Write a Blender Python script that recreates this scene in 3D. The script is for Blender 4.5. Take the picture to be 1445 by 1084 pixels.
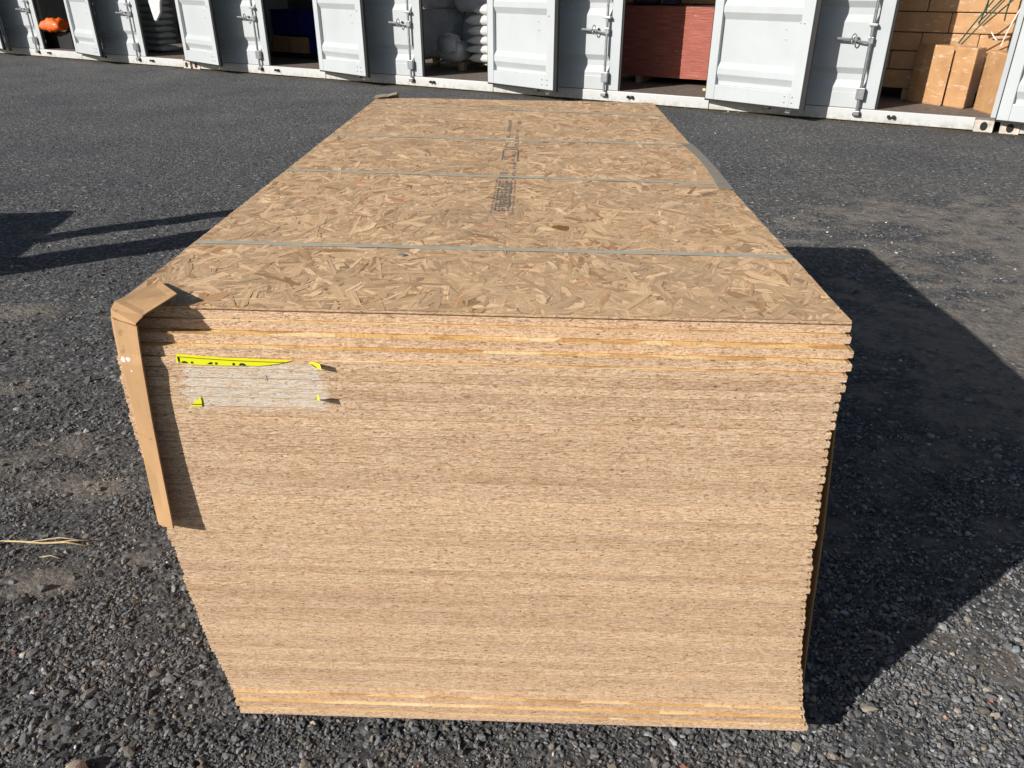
import bpy, bmesh, math, random
import numpy as np
from mathutils import Vector, Matrix
random.seed(7); rng = np.random.default_rng(11)
S = bpy.context.scene
for o in list(bpy.data.objects): bpy.data.objects.remove(o)
R = math.radians

# ------------------------------------------------------------------ camera
GZ = 0.9757                                   # height of the pack top above the ground
cam = bpy.data.objects.new('camera', bpy.data.cameras.new('camera')); S.collection.objects.link(cam)
PI_, RO, YA = 4.8590e-01, 6.0e-04, -2.58e-02
F = Vector((math.sin(YA)*math.cos(PI_), math.cos(YA)*math.cos(PI_), -math.sin(PI_)))
RT = F.cross(Vector((0, 0, 1))).normalized(); UP = RT.cross(F)
R2 = math.cos(RO)*RT + math.sin(RO)*UP; U2 = -math.sin(RO)*RT + math.cos(RO)*UP
M4 = Matrix((R2, U2, -F)).transposed().to_4x4()
M4.translation = Vector((0.0803, -1.1698, 0.4874 + GZ))
cam.matrix_world = M4
cam.data.sensor_width = 36; cam.data.lens = 1096.85/1445*36
cam.data.clip_start = 0.02; cam.data.clip_end = 600
S.camera = cam

# ------------------------------------------------------------------ world, sun, exposure
SUN = Vector((1.525, 1.075, -0.985)).normalized()        # direction the light travels
elev = math.asin(-SUN.z); azim = math.atan2(-SUN.x, -SUN.y)   # azimuth of the sun, from +Y clockwise to +X
W = bpy.data.worlds.new('World'); S.world = W; W.use_nodes = True
nt = W.node_tree; bg = nt.nodes['Background']
sky = nt.nodes.new('ShaderNodeTexSky'); sky.sky_type = 'NISHITA'; sky.sun_disc = False
sky.sun_elevation = elev; sky.sun_rotation = azim
nt.links.new(sky.outputs[0], bg.inputs[0]); bg.inputs[1].default_value = 0.058
sl = bpy.data.lights.new('sun', 'SUN'); sl.energy = 5.0; sl.angle = R(0.5); sl.color = (1.0, 0.965, 0.915)
so = bpy.data.objects.new('sun', sl); S.collection.objects.link(so); so.location = (-6, -4, 6)
so.rotation_euler = SUN.to_track_quat('-Z', 'Y').to_euler()
S.view_settings.view_transform = 'Standard'; S.view_settings.look = 'None'
S.view_settings.exposure = 0.28; S.view_settings.gamma = 1; S.view_settings.use_curve_mapping = False

# ------------------------------------------------------------------ helpers
COL = S.collection
def sm(a, b, x):
    t = np.clip((x-a)/(b-a), 0, 1); return t*t*(3-2*t)
def tag(o, label=None, cat=None, group=None, kind=None):
    if label: o['label'] = label
    if cat: o['category'] = cat
    if group: o['group'] = group
    if kind: o['kind'] = kind
    return o
def empty(name, loc=(0, 0, 0), rot=(0, 0, 0), parent=None):
    o = bpy.data.objects.new(name, None); COL.objects.link(o); o.location = loc; o.rotation_euler = rot
    o.empty_display_size = 0.1; o.parent = parent; return o
class MB:
    def __init__(s): s.v = []; s.f = []
    def add(s, vs, fs):
        n = len(s.v); s.v += [tuple(p) for p in vs]; s.f += [tuple(i+n for i in f) for f in fs]; return s
    def box(s, x0, x1, y0, y1, z0, z1):
        return s.add([(x0,y0,z0),(x1,y0,z0),(x1,y1,z0),(x0,y1,z0),(x0,y0,z1),(x1,y0,z1),(x1,y1,z1),(x0,y1,z1)],
                     [(0,3,2,1),(4,5,6,7),(0,1,5,4),(1,2,6,5),(2,3,7,6),(3,0,4,7)])
    def rbox(s, x0, x1, y0, y1, z0, z1, b=0.005):
        bm = bmesh.new(); m = Matrix.Translation(((x0+x1)/2,(y0+y1)/2,(z0+z1)/2)) @ Matrix.Diagonal((x1-x0,y1-y0,z1-z0,1))
        bmesh.ops.create_cube(bm, size=1, matrix=m)
        bmesh.ops.bevel(bm, geom=bm.edges[:], offset=b, segments=2, affect='EDGES', profile=0.6)
        s.bm(bm); return s
    def bm(s, bm):
        bm.verts.index_update()
        s.add([v.co[:] for v in bm.verts], [[v.index for v in f.verts] for f in bm.faces]); bm.free(); return s
    def prism(s, poly, z0, z1):                      # poly ccw in xy
        n = len(poly)
        return s.add([(x,y,z0) for x,y in poly]+[(x,y,z1) for x,y in poly],
                     [tuple(range(n))[::-1], tuple(range(n,2*n))]+[(i,(i+1)%n,n+(i+1)%n,n+i) for i in range(n)])
    def extrude_y(s, poly, y0, y1):                  # poly in xz, counterclockwise seen from -y
        n = len(poly)
        return s.add([(x,y0,z) for x,z in poly]+[(x,y1,z) for x,z in poly],
                     [tuple(range(n)), tuple(range(n,2*n))[::-1]]+[((i+1)%n,i,n+i,n+(i+1)%n) for i in range(n)])
    def tube(s, pts, r, n=8, cap=True):
        pts = [Vector(p) for p in pts]; b = len(s.v); up = Vector((0.13,0.21,0.97)); vs = []; fs = []
        for i, p in enumerate(pts):
            d = (pts[min(i+1,len(pts)-1)]-pts[max(i-1,0)]).normalized()
            a = d.cross(up); a = a.normalized() if a.length > 1e-4 else Vector((1,0,0)); c = d.cross(a)
            rr = r[i] if isinstance(r,(list,tuple)) else r
            vs += [p+a*(math.cos(2*math.pi*k/n)*rr)+c*(math.sin(2*math.pi*k/n)*rr) for k in range(n)]
        for i in range(len(pts)-1):
            for k in range(n): fs.append((i*n+k,i*n+(k+1)%n,(i+1)*n+(k+1)%n,(i+1)*n+k))
        if cap: fs += [tuple(range(n))[::-1], tuple((len(pts)-1)*n+k for k in range(n))]
        return s.add([v[:] for v in vs], fs)
    def mesh(s, name, mat=None, smooth=False):
        me = bpy.data.meshes.new(name); me.from_pydata(s.v, [], s.f); me.update()
        bm = bmesh.new(); bm.from_mesh(me); bmesh.ops.recalc_face_normals(bm, faces=bm.faces[:]); bm.to_mesh(me); bm.free()
        if mat: me.materials.append(mat)
        if smooth: me.polygons.foreach_set('use_smooth', [True]*len(me.polygons))
        return me
    def build(s, name, mat=None, parent=None, smooth=False, loc=(0,0,0), rot=(0,0,0)):
        return link(name, s.mesh(name, mat, smooth), parent, loc, rot)
def link(name, me, parent=None, loc=(0,0,0), rot=(0,0,0)):
    o = bpy.data.objects.new(name, me); COL.objects.link(o); o.parent = parent; o.location = loc; o.rotation_euler = rot; return o

# sight lines of measured photo points, used to place things at their own depth
def ray(px_, py_): return (F + R2*((px_-722.5)/1096.85) - U2*((py_-542)/1096.85))
def on_y(px_, py_, y): d = ray(px_, py_); t_ = (y-M4.translation.y)/d.y; return M4.translation+d*t_
def on_ground(px_, py_):
    z_ = 0.0
    for _ in range(6): q = on_z(px_, py_, z_); z_ = float(gz(q.x, q.y))
    return q
def on_z(px_, py_, z_): d = ray(px_, py_); t_ = (z_-M4.translation.z)/d.z; return M4.translation+d*t_
PACK_M = Matrix.Translation((-GZ*math.sin(0.0142), 0, 0)) @ Matrix.Rotation(0.0142, 4, 'Y'); PACK_I = PACK_M.inverted()
# ------------------------------------------------------------------ materials
CO = Vector((-9.5659, 15.1847, 0)); CTH = -0.4989         # container line: origin and heading
CD = np.array([math.cos(CTH), math.sin(CTH)]); CN = np.array([math.sin(CTH), -math.cos(CTH)])
class NT:
    def __init__(s, name):
        s.m = bpy.data.materials.new(name); s.m.use_nodes = True; s.t = s.m.node_tree; s.n = s.t.nodes
        s.p = s.n['Principled BSDF']
    def new(s, typ, **kw):
        n = s.n.new('ShaderNode'+typ)
        for k, v in kw.items(): setattr(n, k, v)
        return n
    def set(s, inp, v):
        if isinstance(v, bpy.types.NodeSocket): s.t.links.new(v, inp)
        elif v is not None: inp.default_value = v if not (isinstance(v, tuple) and len(v) == 3 and inp.type == 'RGBA') else (*v, 1)
    def P(s, **kw):
        for k, v in kw.items(): s.set(s.p.inputs[k.replace('_', ' ')], v)
    def pos(s): return s.new('NewGeometry').outputs['Position']
    def obj(s): return s.new('TexCoord').outputs['Object']
    def mapping(s, vec, scale=(1,1,1), rot=(0,0,0), loc=(0,0,0)):
        n = s.new('Mapping'); s.set(n.inputs[0], vec); n.inputs['Scale'].default_value = scale
        n.inputs['Rotation'].default_value = rot; n.inputs['Location'].default_value = loc; return n.outputs[0]
    def noise(s, vec, scale=5, detail=4, rough=0.55, dist=0):
        n = s.new('TexNoise'); s.set(n.inputs['Vector'], vec); s.set(n.inputs['Scale'], scale)
        n.inputs['Detail'].default_value = detail; n.inputs['Roughness'].default_value = rough; n.inputs['Distortion'].default_value = dist
        return n.outputs['Fac']
    def voro(s, vec, scale=5, feature='F1', out='Distance', rnd=1.0):
        n = s.new('TexVoronoi', feature=feature); s.set(n.inputs['Vector'], vec); n.inputs['Scale'].default_value = scale
        n.inputs['Randomness'].default_value = rnd; return n.outputs[out]
    def ramp(s, fac, stops, interp='LINEAR'):
        n = s.new('ValToRGB'); s.set(n.inputs[0], fac); cr = n.color_ramp; cr.interpolation = interp
        while len(cr.elements) < len(stops): cr.elements.new(0.5)
        for e, (p, c) in zip(cr.elements, stops):
            e.position = p; e.color = (c, c, c, 1) if not isinstance(c, tuple) else (*c, 1)
        return n.outputs[0]
    def mix(s, fac, a, b, mode='MIX'):
        n = s.new('Mix', data_type='RGBA', blend_type=mode); s.set(n.inputs[0], fac); s.set(n.inputs[6], a); s.set(n.inputs[7], b); return n.outputs[2]
    def math(s, op, a, b=None, c=None, clamp=False):
        n = s.new('Math', operation=op, use_clamp=clamp); s.set(n.inputs[0], a)
        if b is not None: s.set(n.inputs[1], b)
        if c is not None: s.set(n.inputs[2], c)
        return n.outputs[0]
    def sep(s, vec):
        n = s.new('SeparateXYZ'); s.set(n.inputs[0], vec); return n.outputs
    def bump(s, h, strength=0.3, dist=0.01, normal=None):
        n = s.new('Bump'); s.set(n.inputs['Height'], h); n.inputs['Strength'].default_value = strength; n.inputs['Distance'].default_value = dist
        if normal: s.set(n.inputs['Normal'], normal)
        return n.outputs[0]
    def attr(s, name, out='Color'):
        n = s.new('Attribute'); n.attribute_name = name; return n.outputs[out]
    def rand(s): return s.new('ObjectInfo').outputs['Random']

def m_simple(name, col, rough=0.6, metal=0.0, var=0.15, scale=6.0, bump=0.0, bscale=60.0, spec=0.4):
    t = NT(name); n = t.noise(t.obj(), scale, 5, 0.6)
    a = tuple(c*(1-var) for c in col); b = tuple(min(1, c*(1+var)) for c in col)
    t.P(Base_Color=t.ramp(n, [(0.3, a), (0.7, b)]), Roughness=rough, Metallic=metal, Specular_IOR_Level=spec)
    if bump: t.P(Normal=t.bump(t.noise(t.obj(), bscale, 4), bump, 0.01))
    return t.m

_a, _b = on_y(249, 509, -0.035), on_y(466, 581, -0.035); RES = (_a.x, _b.x, _b.z, _a.z)
def m_board():
    t = NT('osb_edge'); p = t.pos(); r = t.rand()
    geo = t.new('NewGeometry'); nz = t.sep(geo.outputs['Normal'])[2]
    pz = t.sep(p)
    off = t.new('CombineXYZ'); t.set(off.inputs[0], t.math('MULTIPLY', r, 13.0)); t.set(off.inputs[1], 0.0); t.set(off.inputs[2], t.math('MULTIPLY', r, 5.0))
    va = t.new('VectorMath', operation='ADD'); t.set(va.inputs[0], p); t.set(va.inputs[1], off.outputs[0]); q = va.outputs[0]
    st = t.noise(t.mapping(q, (78, 78, 430)), 1, 6, 0.70, 0.35)
    st2 = t.noise(t.mapping(q, (190, 190, 640)), 1, 4, 0.7, 0.4)
    big = t.noise(t.mapping(q, (2.2, 2.2, 22)), 1, 4, 0.6)
    base = t.ramp(st, [(0.28, (0.42, 0.22, 0.115)), (0.40, (0.66, 0.445, 0.285)), (0.50, (0.81, 0.60, 0.425)), (0.66, (0.92, 0.755, 0.56))])
    fine = t.ramp(st2, [(0.32, (0.42, 0.30, 0.24)), (0.44, (0.93, 0.90, 0.87)), (0.66, (1.16, 1.14, 1.11))])
    c = t.mix(1.0, base, fine, 'MULTIPLY')
    pit = t.noise(t.mapping(q, (120, 120, 380)), 1, 4, 0.7, 0.8)
    pitf = t.ramp(pit, [(0.325, 1.0), (0.375, 0.0)])
    c = t.mix(t.math('MULTIPLY', pitf, 0.85), c, (0.10, 0.045, 0.02))
    crack = t.noise(t.mapping(q, (40, 40, 620)), 1, 2, 0.5, 0.5)
    c = t.mix(t.math('MULTIPLY', t.ramp(crack, [(0.26, 1.0), (0.31, 0.0)]), 0.8), c, (0.12, 0.05, 0.025))
    tone = t.ramp(big, [(0.3, (0.89, 0.85, 0.82)), (0.48, (1.0, 1.0, 1.0)), (0.7, (1.05, 1.04, 1.02))])
    c = t.mix(1.0, c, tone, 'MULTIPLY')
    ln = t.noise(t.mapping(q, (9, 9, 520)), 1, 4, 0.6)
    c = t.mix(1.0, c, t.ramp(ln, [(0.28, (0.72, 0.62, 0.56)), (0.38, (0.98, 0.97, 0.96)), (0.7, (1.08, 1.07, 1.05))]), 'MULTIPLY')
    bt = t.ramp(r, [(0.0, (0.90, 0.86, 0.83)), (0.5, (1.0, 0.99, 0.97)), (1.0, (1.07, 1.05, 1.02))])
    c = t.mix(1.0, c, bt, 'MULTIPLY')
    # pale paper fibres left where the big sticker was torn away
    def band(v, a, b, w): return t.math('MULTIPLY', t.math('MULTIPLY_ADD', v, 1/w, -a/w, True), t.math('MULTIPLY_ADD', v, -1/w, b/w, True), None, True)
    wob = t.math('MULTIPLY_ADD', t.noise(t.mapping(p, (20, 20, 60)), 1, 4), 0.05, -0.025)
    xr = t.math('ADD', pz[0], wob); zr = t.math('ADD', pz[2], t.math('MULTIPLY', wob, 0.4))
    res = t.math('MULTIPLY', band(xr, RES[0], RES[1], 0.012), band(zr, RES[2], RES[3], 0.012))
    res = t.math('MULTIPLY', res, t.ramp(t.noise(t.mapping(p, (28, 28, 300)), 1, 5, 0.7), [(0.36, 0.1), (0.58, 0.85)]))
    c = t.mix(res, c, (0.88, 0.81, 0.70))
    # broad faces of the boards: fresh golden flakes
    vc = t.voro(t.mapping(q, (14, 60, 14), (0, 0, 0.2)), 1, 'F1', 'Color')
    gold = t.ramp(t.sep(vc)[0], [(0.0, (0.55, 0.30, 0.10)), (0.35, (0.76, 0.48, 0.19)), (0.75, (0.84, 0.59, 0.27)), (1.0, (0.90, 0.72, 0.43))])
    c = t.mix(t.ramp(nz, [(0.7, 0.0), (0.85, 1.0)]), c, gold)
    h = t.math('ADD', t.math('MULTIPLY', st, 0.6), t.math('ADD', t.math('MULTIPLY', st2, 0.4), t.math('MULTIPLY', pitf, -0.7)))
    t.P(Base_Color=c, Roughness=0.85, Specular_IOR_Level=0.2, Normal=t.bump(h, 1.0, 0.006))
    return t.m

def m_strand():
    t = NT('osb_strand'); uv = t.new('UVMap'); uv.uv_map = 'grain'
    a = t.attr('tone'); p = t.pos()
    g = t.noise(t.mapping(uv.outputs[0], (14, 330, 1)), 1, 6, 0.7, 0.35)
    g2 = t.noise(t.mapping(uv.outputs[0], (5, 90, 1)), 1, 3, 0.6)
    c = t.mix(1.0, a, t.ramp(g, [(0.30, (0.50, 0.40, 0.33)), (0.43, (0.94, 0.93, 0.91)), (0.72, (1.16, 1.16, 1.16))]), 'MULTIPLY')
    c = t.mix(1.0, c, t.ramp(g2, [(0.3, (0.84, 0.80, 0.76)), (0.6, (1.05, 1.05, 1.05))]), 'MULTIPLY')
    dirt = t.noise(t.mapping(p, (3, 3, 3)), 1, 5, 0.65)
    c = t.mix(t.ramp(dirt, [(0.5, 0.0), (0.75, 0.28)]), c, (0.20, 0.16, 0.12))
    # the brown resin blot
    sx = t.sep(p)
    def d2(x, y, rx, ry):
        dx = t.math('MULTIPLY', t.math('SUBTRACT', sx[0], x), 1/rx); dy = t.math('MULTIPLY', t.math('SUBTRACT', sx[1], y), 1/ry)
        return t.math('ADD', t.math('MULTIPLY', dx, dx), t.math('MULTIPLY', dy, dy))
    dd = t.math('MINIMUM', d2(0.138, 0.492, 0.016, 0.014), d2(0.150, 0.482, 0.013, 0.02))
    dd = t.math('ADD', dd, t.math('MULTIPLY_ADD', t.noise(t.mapping(p, (70, 70, 1)), 1, 3), 1.6, -0.8))
    c = t.mix(t.ramp(dd, [(0.85, 0.92), (1.3, 0.0)]), c, (0.21, 0.10, 0.016))
    t.P(Base_Color=c, Roughness=0.72, Specular_IOR_Level=0.3, Normal=t.bump(g, 0.35, 0.002))
    return t.m

def m_card(name='kraft_card', col=(0.44, 0.265, 0.13), spots=False):
    t = NT(name); p = t.obj()
    n = t.noise(t.mapping(p, (25, 25, 6)), 1, 5, 0.6); n2 = t.noise(p, 9, 4, 0.6); n3 = t.noise(p, 38, 3, 0.6)
    c = t.ramp(n, [(0.3, tuple(x*0.86 for x in col)), (0.7, tuple(x*1.12 for x in col))])
    c = t.mix(t.ramp(n2, [(0.55, 0.0), (0.75, 0.25)]), c, tuple(x*0.55 for x in col))
    c = t.mix(t.ramp(n3, [(0.30, 0.5), (0.36, 0.0)]), c, tuple(x*0.5 for x in col))
    if spots:                                   # white paint dabs on the corner strip
        w_ = t.sep(t.pos()); m_ = None
        for x, z_, r_ in ((-0.587, 0.903, 0.0050), (-0.577, 0.905, 0.0042), (-0.575, 0.884, 0.0018)):
            dx = t.math('SUBTRACT', w_[0], x); dz = t.math('SUBTRACT', w_[2], z_)
            d_ = t.math('MULTIPLY', t.math('SQRT', t.math('ADD', t.math('MULTIPLY', dx, dx), t.math('MULTIPLY', dz, dz))), 1/r_)
            m_ = d_ if m_ is None else t.math('MINIMUM', m_, d_)
        m_ = t.math('ADD', m_, t.math('MULTIPLY_ADD', t.noise(t.pos(), 260, 3), 1.4, -0.7))
        c = t.mix(t.ramp(m_, [(0.7, 0.85), (1.2, 0.0)]), c, (0.75, 0.75, 0.76))
    t.P(Base_Color=c, Roughness=0.65, Specular_IOR_Level=0.25, Normal=t.bump(n2, 0.25, 0.006)); return t.m

def m_wrap():
    t = NT('film_wrapped_carton'); p = t.obj(); r = t.rand()
    va = t.new('VectorMath', operation='ADD'); t.set(va.inputs[0], p); t.set(va.inputs[1], t.math('MULTIPLY', r, 9.0)); q = va.outputs[0]
    w = t.noise(t.mapping(q, (7, 7, 26), (0.25, 0.3, 0.1)), 1, 5, 0.6, 1.2)
    w2 = t.noise(t.mapping(q, (30, 30, 9), (0.4, 0, 0.3)), 1, 3, 0.55, 1.0)
    c = t.ramp(t.noise(q, 6, 4), [(0.3, (0.42, 0.225, 0.10)), (0.7, (0.53, 0.305, 0.145))])
    c = t.mix(t.ramp(w, [(0.58, 0.0), (0.68, 0.45)]), c, (0.88, 0.76, 0.64))  # pale streaks put the film's glossy highlights into the base colour
    rg = t.ramp(t.math('ABSOLUTE', t.math('MULTIPLY_ADD', t.noise(t.mapping(q, (9, 9, 16), (0.5, 0.2, 0.4)), 1, 3, 0.5, 1.6), 2.0, -1.0)), [(0.0, 1.0), (0.10, 0.0)])
    b = t.bump(t.math('ADD', t.math('MULTIPLY', rg, 0.8), w) if False else t.math('ADD', t.math('MULTIPLY_ADD', rg, 0.5, w), t.math('MULTIPLY', w2, 0.6)), 1.0, 0.09)
    t.P(Base_Color=c, Roughness=0.45, Specular_IOR_Level=0.35, Coat_Weight=1.0, Coat_Roughness=0.12, Normal=t.bump(w2, 0.2, 0.01)); t.set(t.p.inputs['Coat Normal'], b)
    return t.m

def m_paint(name, col, streak=0.9):
    t = NT(name); p = t.pos(); z = t.sep(p)[2]
    n = t.noise(p, 1.7, 6, 0.6); s_ = t.noise(t.mapping(p, (14, 14, 0.8)), 1, 5, 0.65)
    spot = t.noise(p, 34, 4, 0.7)
    c = t.ramp(n, [(0.3, tuple(x*0.93 for x in col)), (0.7, tuple(min(1, x*1.04) for x in col))])
    c = t.mix(t.math('MULTIPLY', t.ramp(s_, [(0.55, 0.0), (0.75, 0.35)]), streak), c, (0.42, 0.40, 0.36))
    rust = t.math('MULTIPLY', t.ramp(spot, [(0.70, 0.0), (0.74, 1.0)]), t.ramp(z, [(0.03, 0.8), (0.5, 0.10)]))
    c = t.mix(rust, c, (0.23, 0.12, 0.06))
    low = t.math('MULTIPLY', t.ramp(z, [(0.0, 0.75), (0.10, 0.0)]), t.ramp(t.noise(p, 16, 4), [(0.42, 0.0), (0.62, 1.0)]))
    c = t.mix(low, c, (0.30, 0.27, 0.20))
    t.P(Base_Color=c, Roughness=0.42, Specular_IOR_Level=0.45, Normal=t.bump(t.noise(p, 5, 4), 0.08, 0.02)); return t.m

def m_cloth(name, col, rough=0.7, scale=8.0, shine=0.0):
    t = NT(name); p = t.obj()
    n = t.noise(p, scale, 5, 0.6, 0.6); w = t.noise(t.mapping(p, (1, 1, 2.5)), scale*1.3, 3, 0.6, 1.5)
    t.P(Base_Color=t.ramp(n, [(0.3, tuple(c*0.82 for c in col)), (0.7, tuple(min(1, c*1.08) for c in col))]), Roughness=rough,
        Coat_Weight=shine, Coat_Roughness=0.2, Normal=t.bump(w, 0.6, 0.03)); return t.m

def m_ply():
    t = NT('red_ply_edges'); p = t.obj()
    a = t.noise(t.mapping(p, (4, 4, 95)), 1, 5, 0.65); b = t.noise(t.mapping(p, (14, 14, 30)), 1, 4, 0.6)
    c = t.ramp(a, [(0.3, (0.18, 0.040, 0.026)), (0.5, (0.34, 0.095, 0.065)), (0.72, (0.46, 0.17, 0.12))])
    c = t.mix(t.ramp(b, [(0.62, 0.0), (0.75, 0.5)]), c, (0.72, 0.45, 0.32))
    t.P(Base_Color=c, Roughness=0.75, Normal=t.bump(a, 0.3, 0.01)); return t.m

def m_ground():
    t = NT('gravel_yard'); p = t.pos(); dust = t.attr('dust', 'Fac'); sp = t.sep(p)
    n1 = t.noise(p, 190, 4, 0.75); n2 = t.noise(p, 26, 7, 0.80); n3 = t.noise(p, 0.9, 5, 0.6); n4 = t.noise(p, 9, 5, 0.65); n5 = t.noise(p, 3.2, 4, 0.6)
    v = t.voro(p, 70, 'F1', 'Color'); vd = t.voro(p, 70, 'F1', 'Distance')
    v2 = t.voro(p, 27, 'F1', 'Color'); vd2 = t.voro(p, 27, 'F1', 'Distance')
    base = t.ramp(n2, [(0.30, (0.044, 0.044, 0.046)), (0.48, (0.113, 0.113, 0.115)), (0.62, (0.185, 0.185, 0.186)), (0.76, (0.34, 0.335, 0.33))])
    c = t.mix(1.0, base, t.ramp(n1, [(0.3, (0.6, 0.6, 0.6)), (0.7, (1.45, 1.44, 1.42))]), 'MULTIPLY')
    gr = t.ramp(t.sep(v)[0], [(0.0, (0.55, 0.55, 0.56)), (0.6, (1.0, 1.0, 1.0)), (0.9, (1.4, 1.38, 1.35)), (1.0, (2.2, 2.15, 2.1))])
    c = t.mix(1.0, c, gr, 'MULTIPLY')
    speck = t.math('MULTIPLY', t.ramp(t.sep(v2)[1], [(0.955, 0.0), (0.965, 1.0)]), t.ramp(vd2, [(0.30, 1.0), (0.42, 0.0)]))
    c = t.mix(t.math('MULTIPLY', speck, 0.85), c, t.ramp(t.sep(v2)[0], [(0.0, (0.25, 0.24, 0.22)), (1.0, (0.55, 0.52, 0.48))]))
    c = t.mix(1.0, c, t.ramp(n3, [(0.3, (0.78, 0.80, 0.84)), (0.5, (1.0, 1.0, 1.0)), (0.7, (1.22, 1.17, 1.10))]), 'MULTIPLY')
    dm = t.math('MULTIPLY', dust, t.ramp(n4, [(0.34, 0.15), (0.55, 1.0)]), None, True)
    dcol = t.ramp(n2, [(0.3, (0.185, 0.16, 0.135)), (0.7, (0.37, 0.325, 0.275))])
    c = t.mix(t.math('MULTIPLY', dm, 0.9), c, dcol)
    vdist = t.math('ADD', t.math('MULTIPLY_ADD', sp[0], float(CN[0]), float(-CO.x*CN[0])), t.math('MULTIPLY_ADD', sp[1], float(CN[1]), float(-CO.y*CN[1])))
    mz = t.math('MULTIPLY', t.ramp(t.math('ADD', vdist, t.math('MULTIPLY_ADD', n5, 0.5, -0.25)), [(0.0, 1.0), (0.30, 0.0)]), t.ramp(n2, [(0.36, 0.2), (0.52, 1.0)]))
    c = t.mix(mz, c, t.ramp(n1, [(0.3, (0.035, 0.028, 0.014)), (0.7, (0.17, 0.125, 0.06))]))
    h = t.math('ADD', t.math('MULTIPLY', n2, 1.2), t.math('ADD', t.math('MULTIPLY', n1, 0.35), t.math('ADD', t.math('MULTIPLY', vd, -0.5), t.math('MULTIPLY', vd2, -0.5))))
    t.P(Base_Color=c, Roughness=0.9, Specular_IOR_Level=0.25, Normal=t.bump(h, 1.0, 0.025)); return t.m

def m_stone():
    t = NT('stone'); p = t.pos(); a = t.attr('tone')
    n = t.noise(p, 160, 4, 0.65)
    c = t.mix(1.0, a, t.ramp(n, [(0.3, (0.65, 0.65, 0.65)), (0.7, (1.3, 1.28, 1.25))]), 'MULTIPLY')
    t.P(Base_Color=c, Roughness=0.78, Specular_IOR_Level=0.35, Normal=t.bump(n, 0.35, 0.003)); return t.m

MAT = dict(
    board=m_board(), strand=m_strand(), card=m_card(), cardpaint=m_card('painted_kraft', spots=True), wrap=m_wrap(),
    protector_grey=m_card('weathered_card', (0.255, 0.22, 0.175)),
    paint=m_paint('white_container_paint', (0.455, 0.48, 0.488)), sill=m_paint('white_sill_paint', (0.53, 0.535, 0.525), 0.8),
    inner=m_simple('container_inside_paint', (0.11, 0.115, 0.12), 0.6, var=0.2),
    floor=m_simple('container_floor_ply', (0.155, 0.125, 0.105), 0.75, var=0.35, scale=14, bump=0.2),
    rubber=m_simple('black_rubber', (0.012, 0.012, 0.013), 0.55, var=0.1),
    zinc=m_simple('galvanised_steel', (0.42, 0.43, 0.44), 0.38, 0.85, 0.2, 30),
    rust=m_simple('rusty_casting', (0.50, 0.44, 0.38), 0.75, var=0.45, scale=9, bump=0.3),
    strap=m_simple('pet_strap', (0.37, 0.365, 0.30), 0.8, var=0.12, scale=40),
    timber=m_simple('bearer_timber', (0.42, 0.30, 0.17), 0.8, var=0.3, scale=12, bump=0.2),
    yellow=m_simple('yellow_label', (0.80, 0.78, 0.02), 0.45, var=0.04), black=m_simple('black_ink', (0.014, 0.014, 0.014), 0.5, var=0.05),
    ink=m_simple('print_ink', (0.19, 0.17, 0.15), 0.85, var=0.35, scale=160),
    sack=m_cloth('white_woven_sack', (0.62, 0.62, 0.61), 0.65, 9), bigbag=m_cloth('white_bulk_bag', (0.60, 0.61, 0.62), 0.7, 5),
    graysack=m_cloth('grey_sack', (0.30, 0.32, 0.33), 0.6, 9), orange=m_cloth('orange_plastic', (0.85, 0.13, 0.006), 0.5, 9, 0.15),
    tarp=m_cloth('dark_netting', (0.055, 0.045, 0.036), 0.8, 9), navy=m_cloth('navy_cloth', (0.03, 0.035, 0.06), 0.7, 6),
    maroon=m_cloth('maroon_plastic', (0.20, 0.02, 0.014), 0.5, 7),
    blue=m_simple('blue_plastic', (0.006, 0.010, 0.15), 0.5, var=0.15), ply=m_ply(), plyface=m_simple('dark_film', (0.05, 0.025, 0.02), 0.5),
    green=m_simple('green_strapping', (0.03, 0.11, 0.085), 0.35, var=0.2), whitecord=m_simple('white_cord', (0.75, 0.73, 0.70), 0.6),
    straw=m_simple('dry_straw', (0.50, 0.38, 0.20), 0.7, var=0.3, scale=60), ground=m_ground(), stone=m_stone(),
    steel=m_simple('grey_painted_steel', (0.16, 0.17, 0.18), 0.5), blackbox=m_simple('shade_black_crate', (0.015, 0.015, 0.016), 0.5),
    yellowply=m_simple('yellow_packing', (0.70, 0.62, 0.18), 0.6))

# ------------------------------------------------------------------ ground
def vnoise(x, y, f, seed):
    x = x*f; y = y*f; xi = np.floor(x).astype(int); yi = np.floor(y).astype(int); fx = x-xi; fy = y-yi
    def h(a, b):
        n = (a*374761393 + b*668265263 + seed*974711) & 0x7fffffff; n = ((n ^ (n >> 13))*1274126177) & 0x7fffffff
        return ((n ^ (n >> 16)) & 0xffff)/65535.0
    fx = fx*fx*(3-2*fx); fy = fy*fy*(3-2*fy)
    return (h(xi,yi)*(1-fx)+h(xi+1,yi)*fx)*(1-fy)+(h(xi,yi+1)*(1-fx)+h(xi+1,yi+1)*fx)*fy
def fbm(x, y, f, seed, o=4): return sum(vnoise(x, y, f*2**k, seed+k)*0.5**k for k in range(o))/sum(0.5**k for k in range(o))
def gz(x, y):
    x = np.asarray(x, float); y = np.asarray(y, float)
    g = -0.0142*np.clip(x, -2.5, 2.5)*(1-sm(2.6, 6.5, y))
    near = (np.abs(x) < 14) & (y < 22)
    return g + np.where(near, (fbm(x, y, 2.2, 5)-0.5)*0.022 + (fbm(x, y, 14, 9, 3)-0.5)*0.010, 0)
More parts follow.
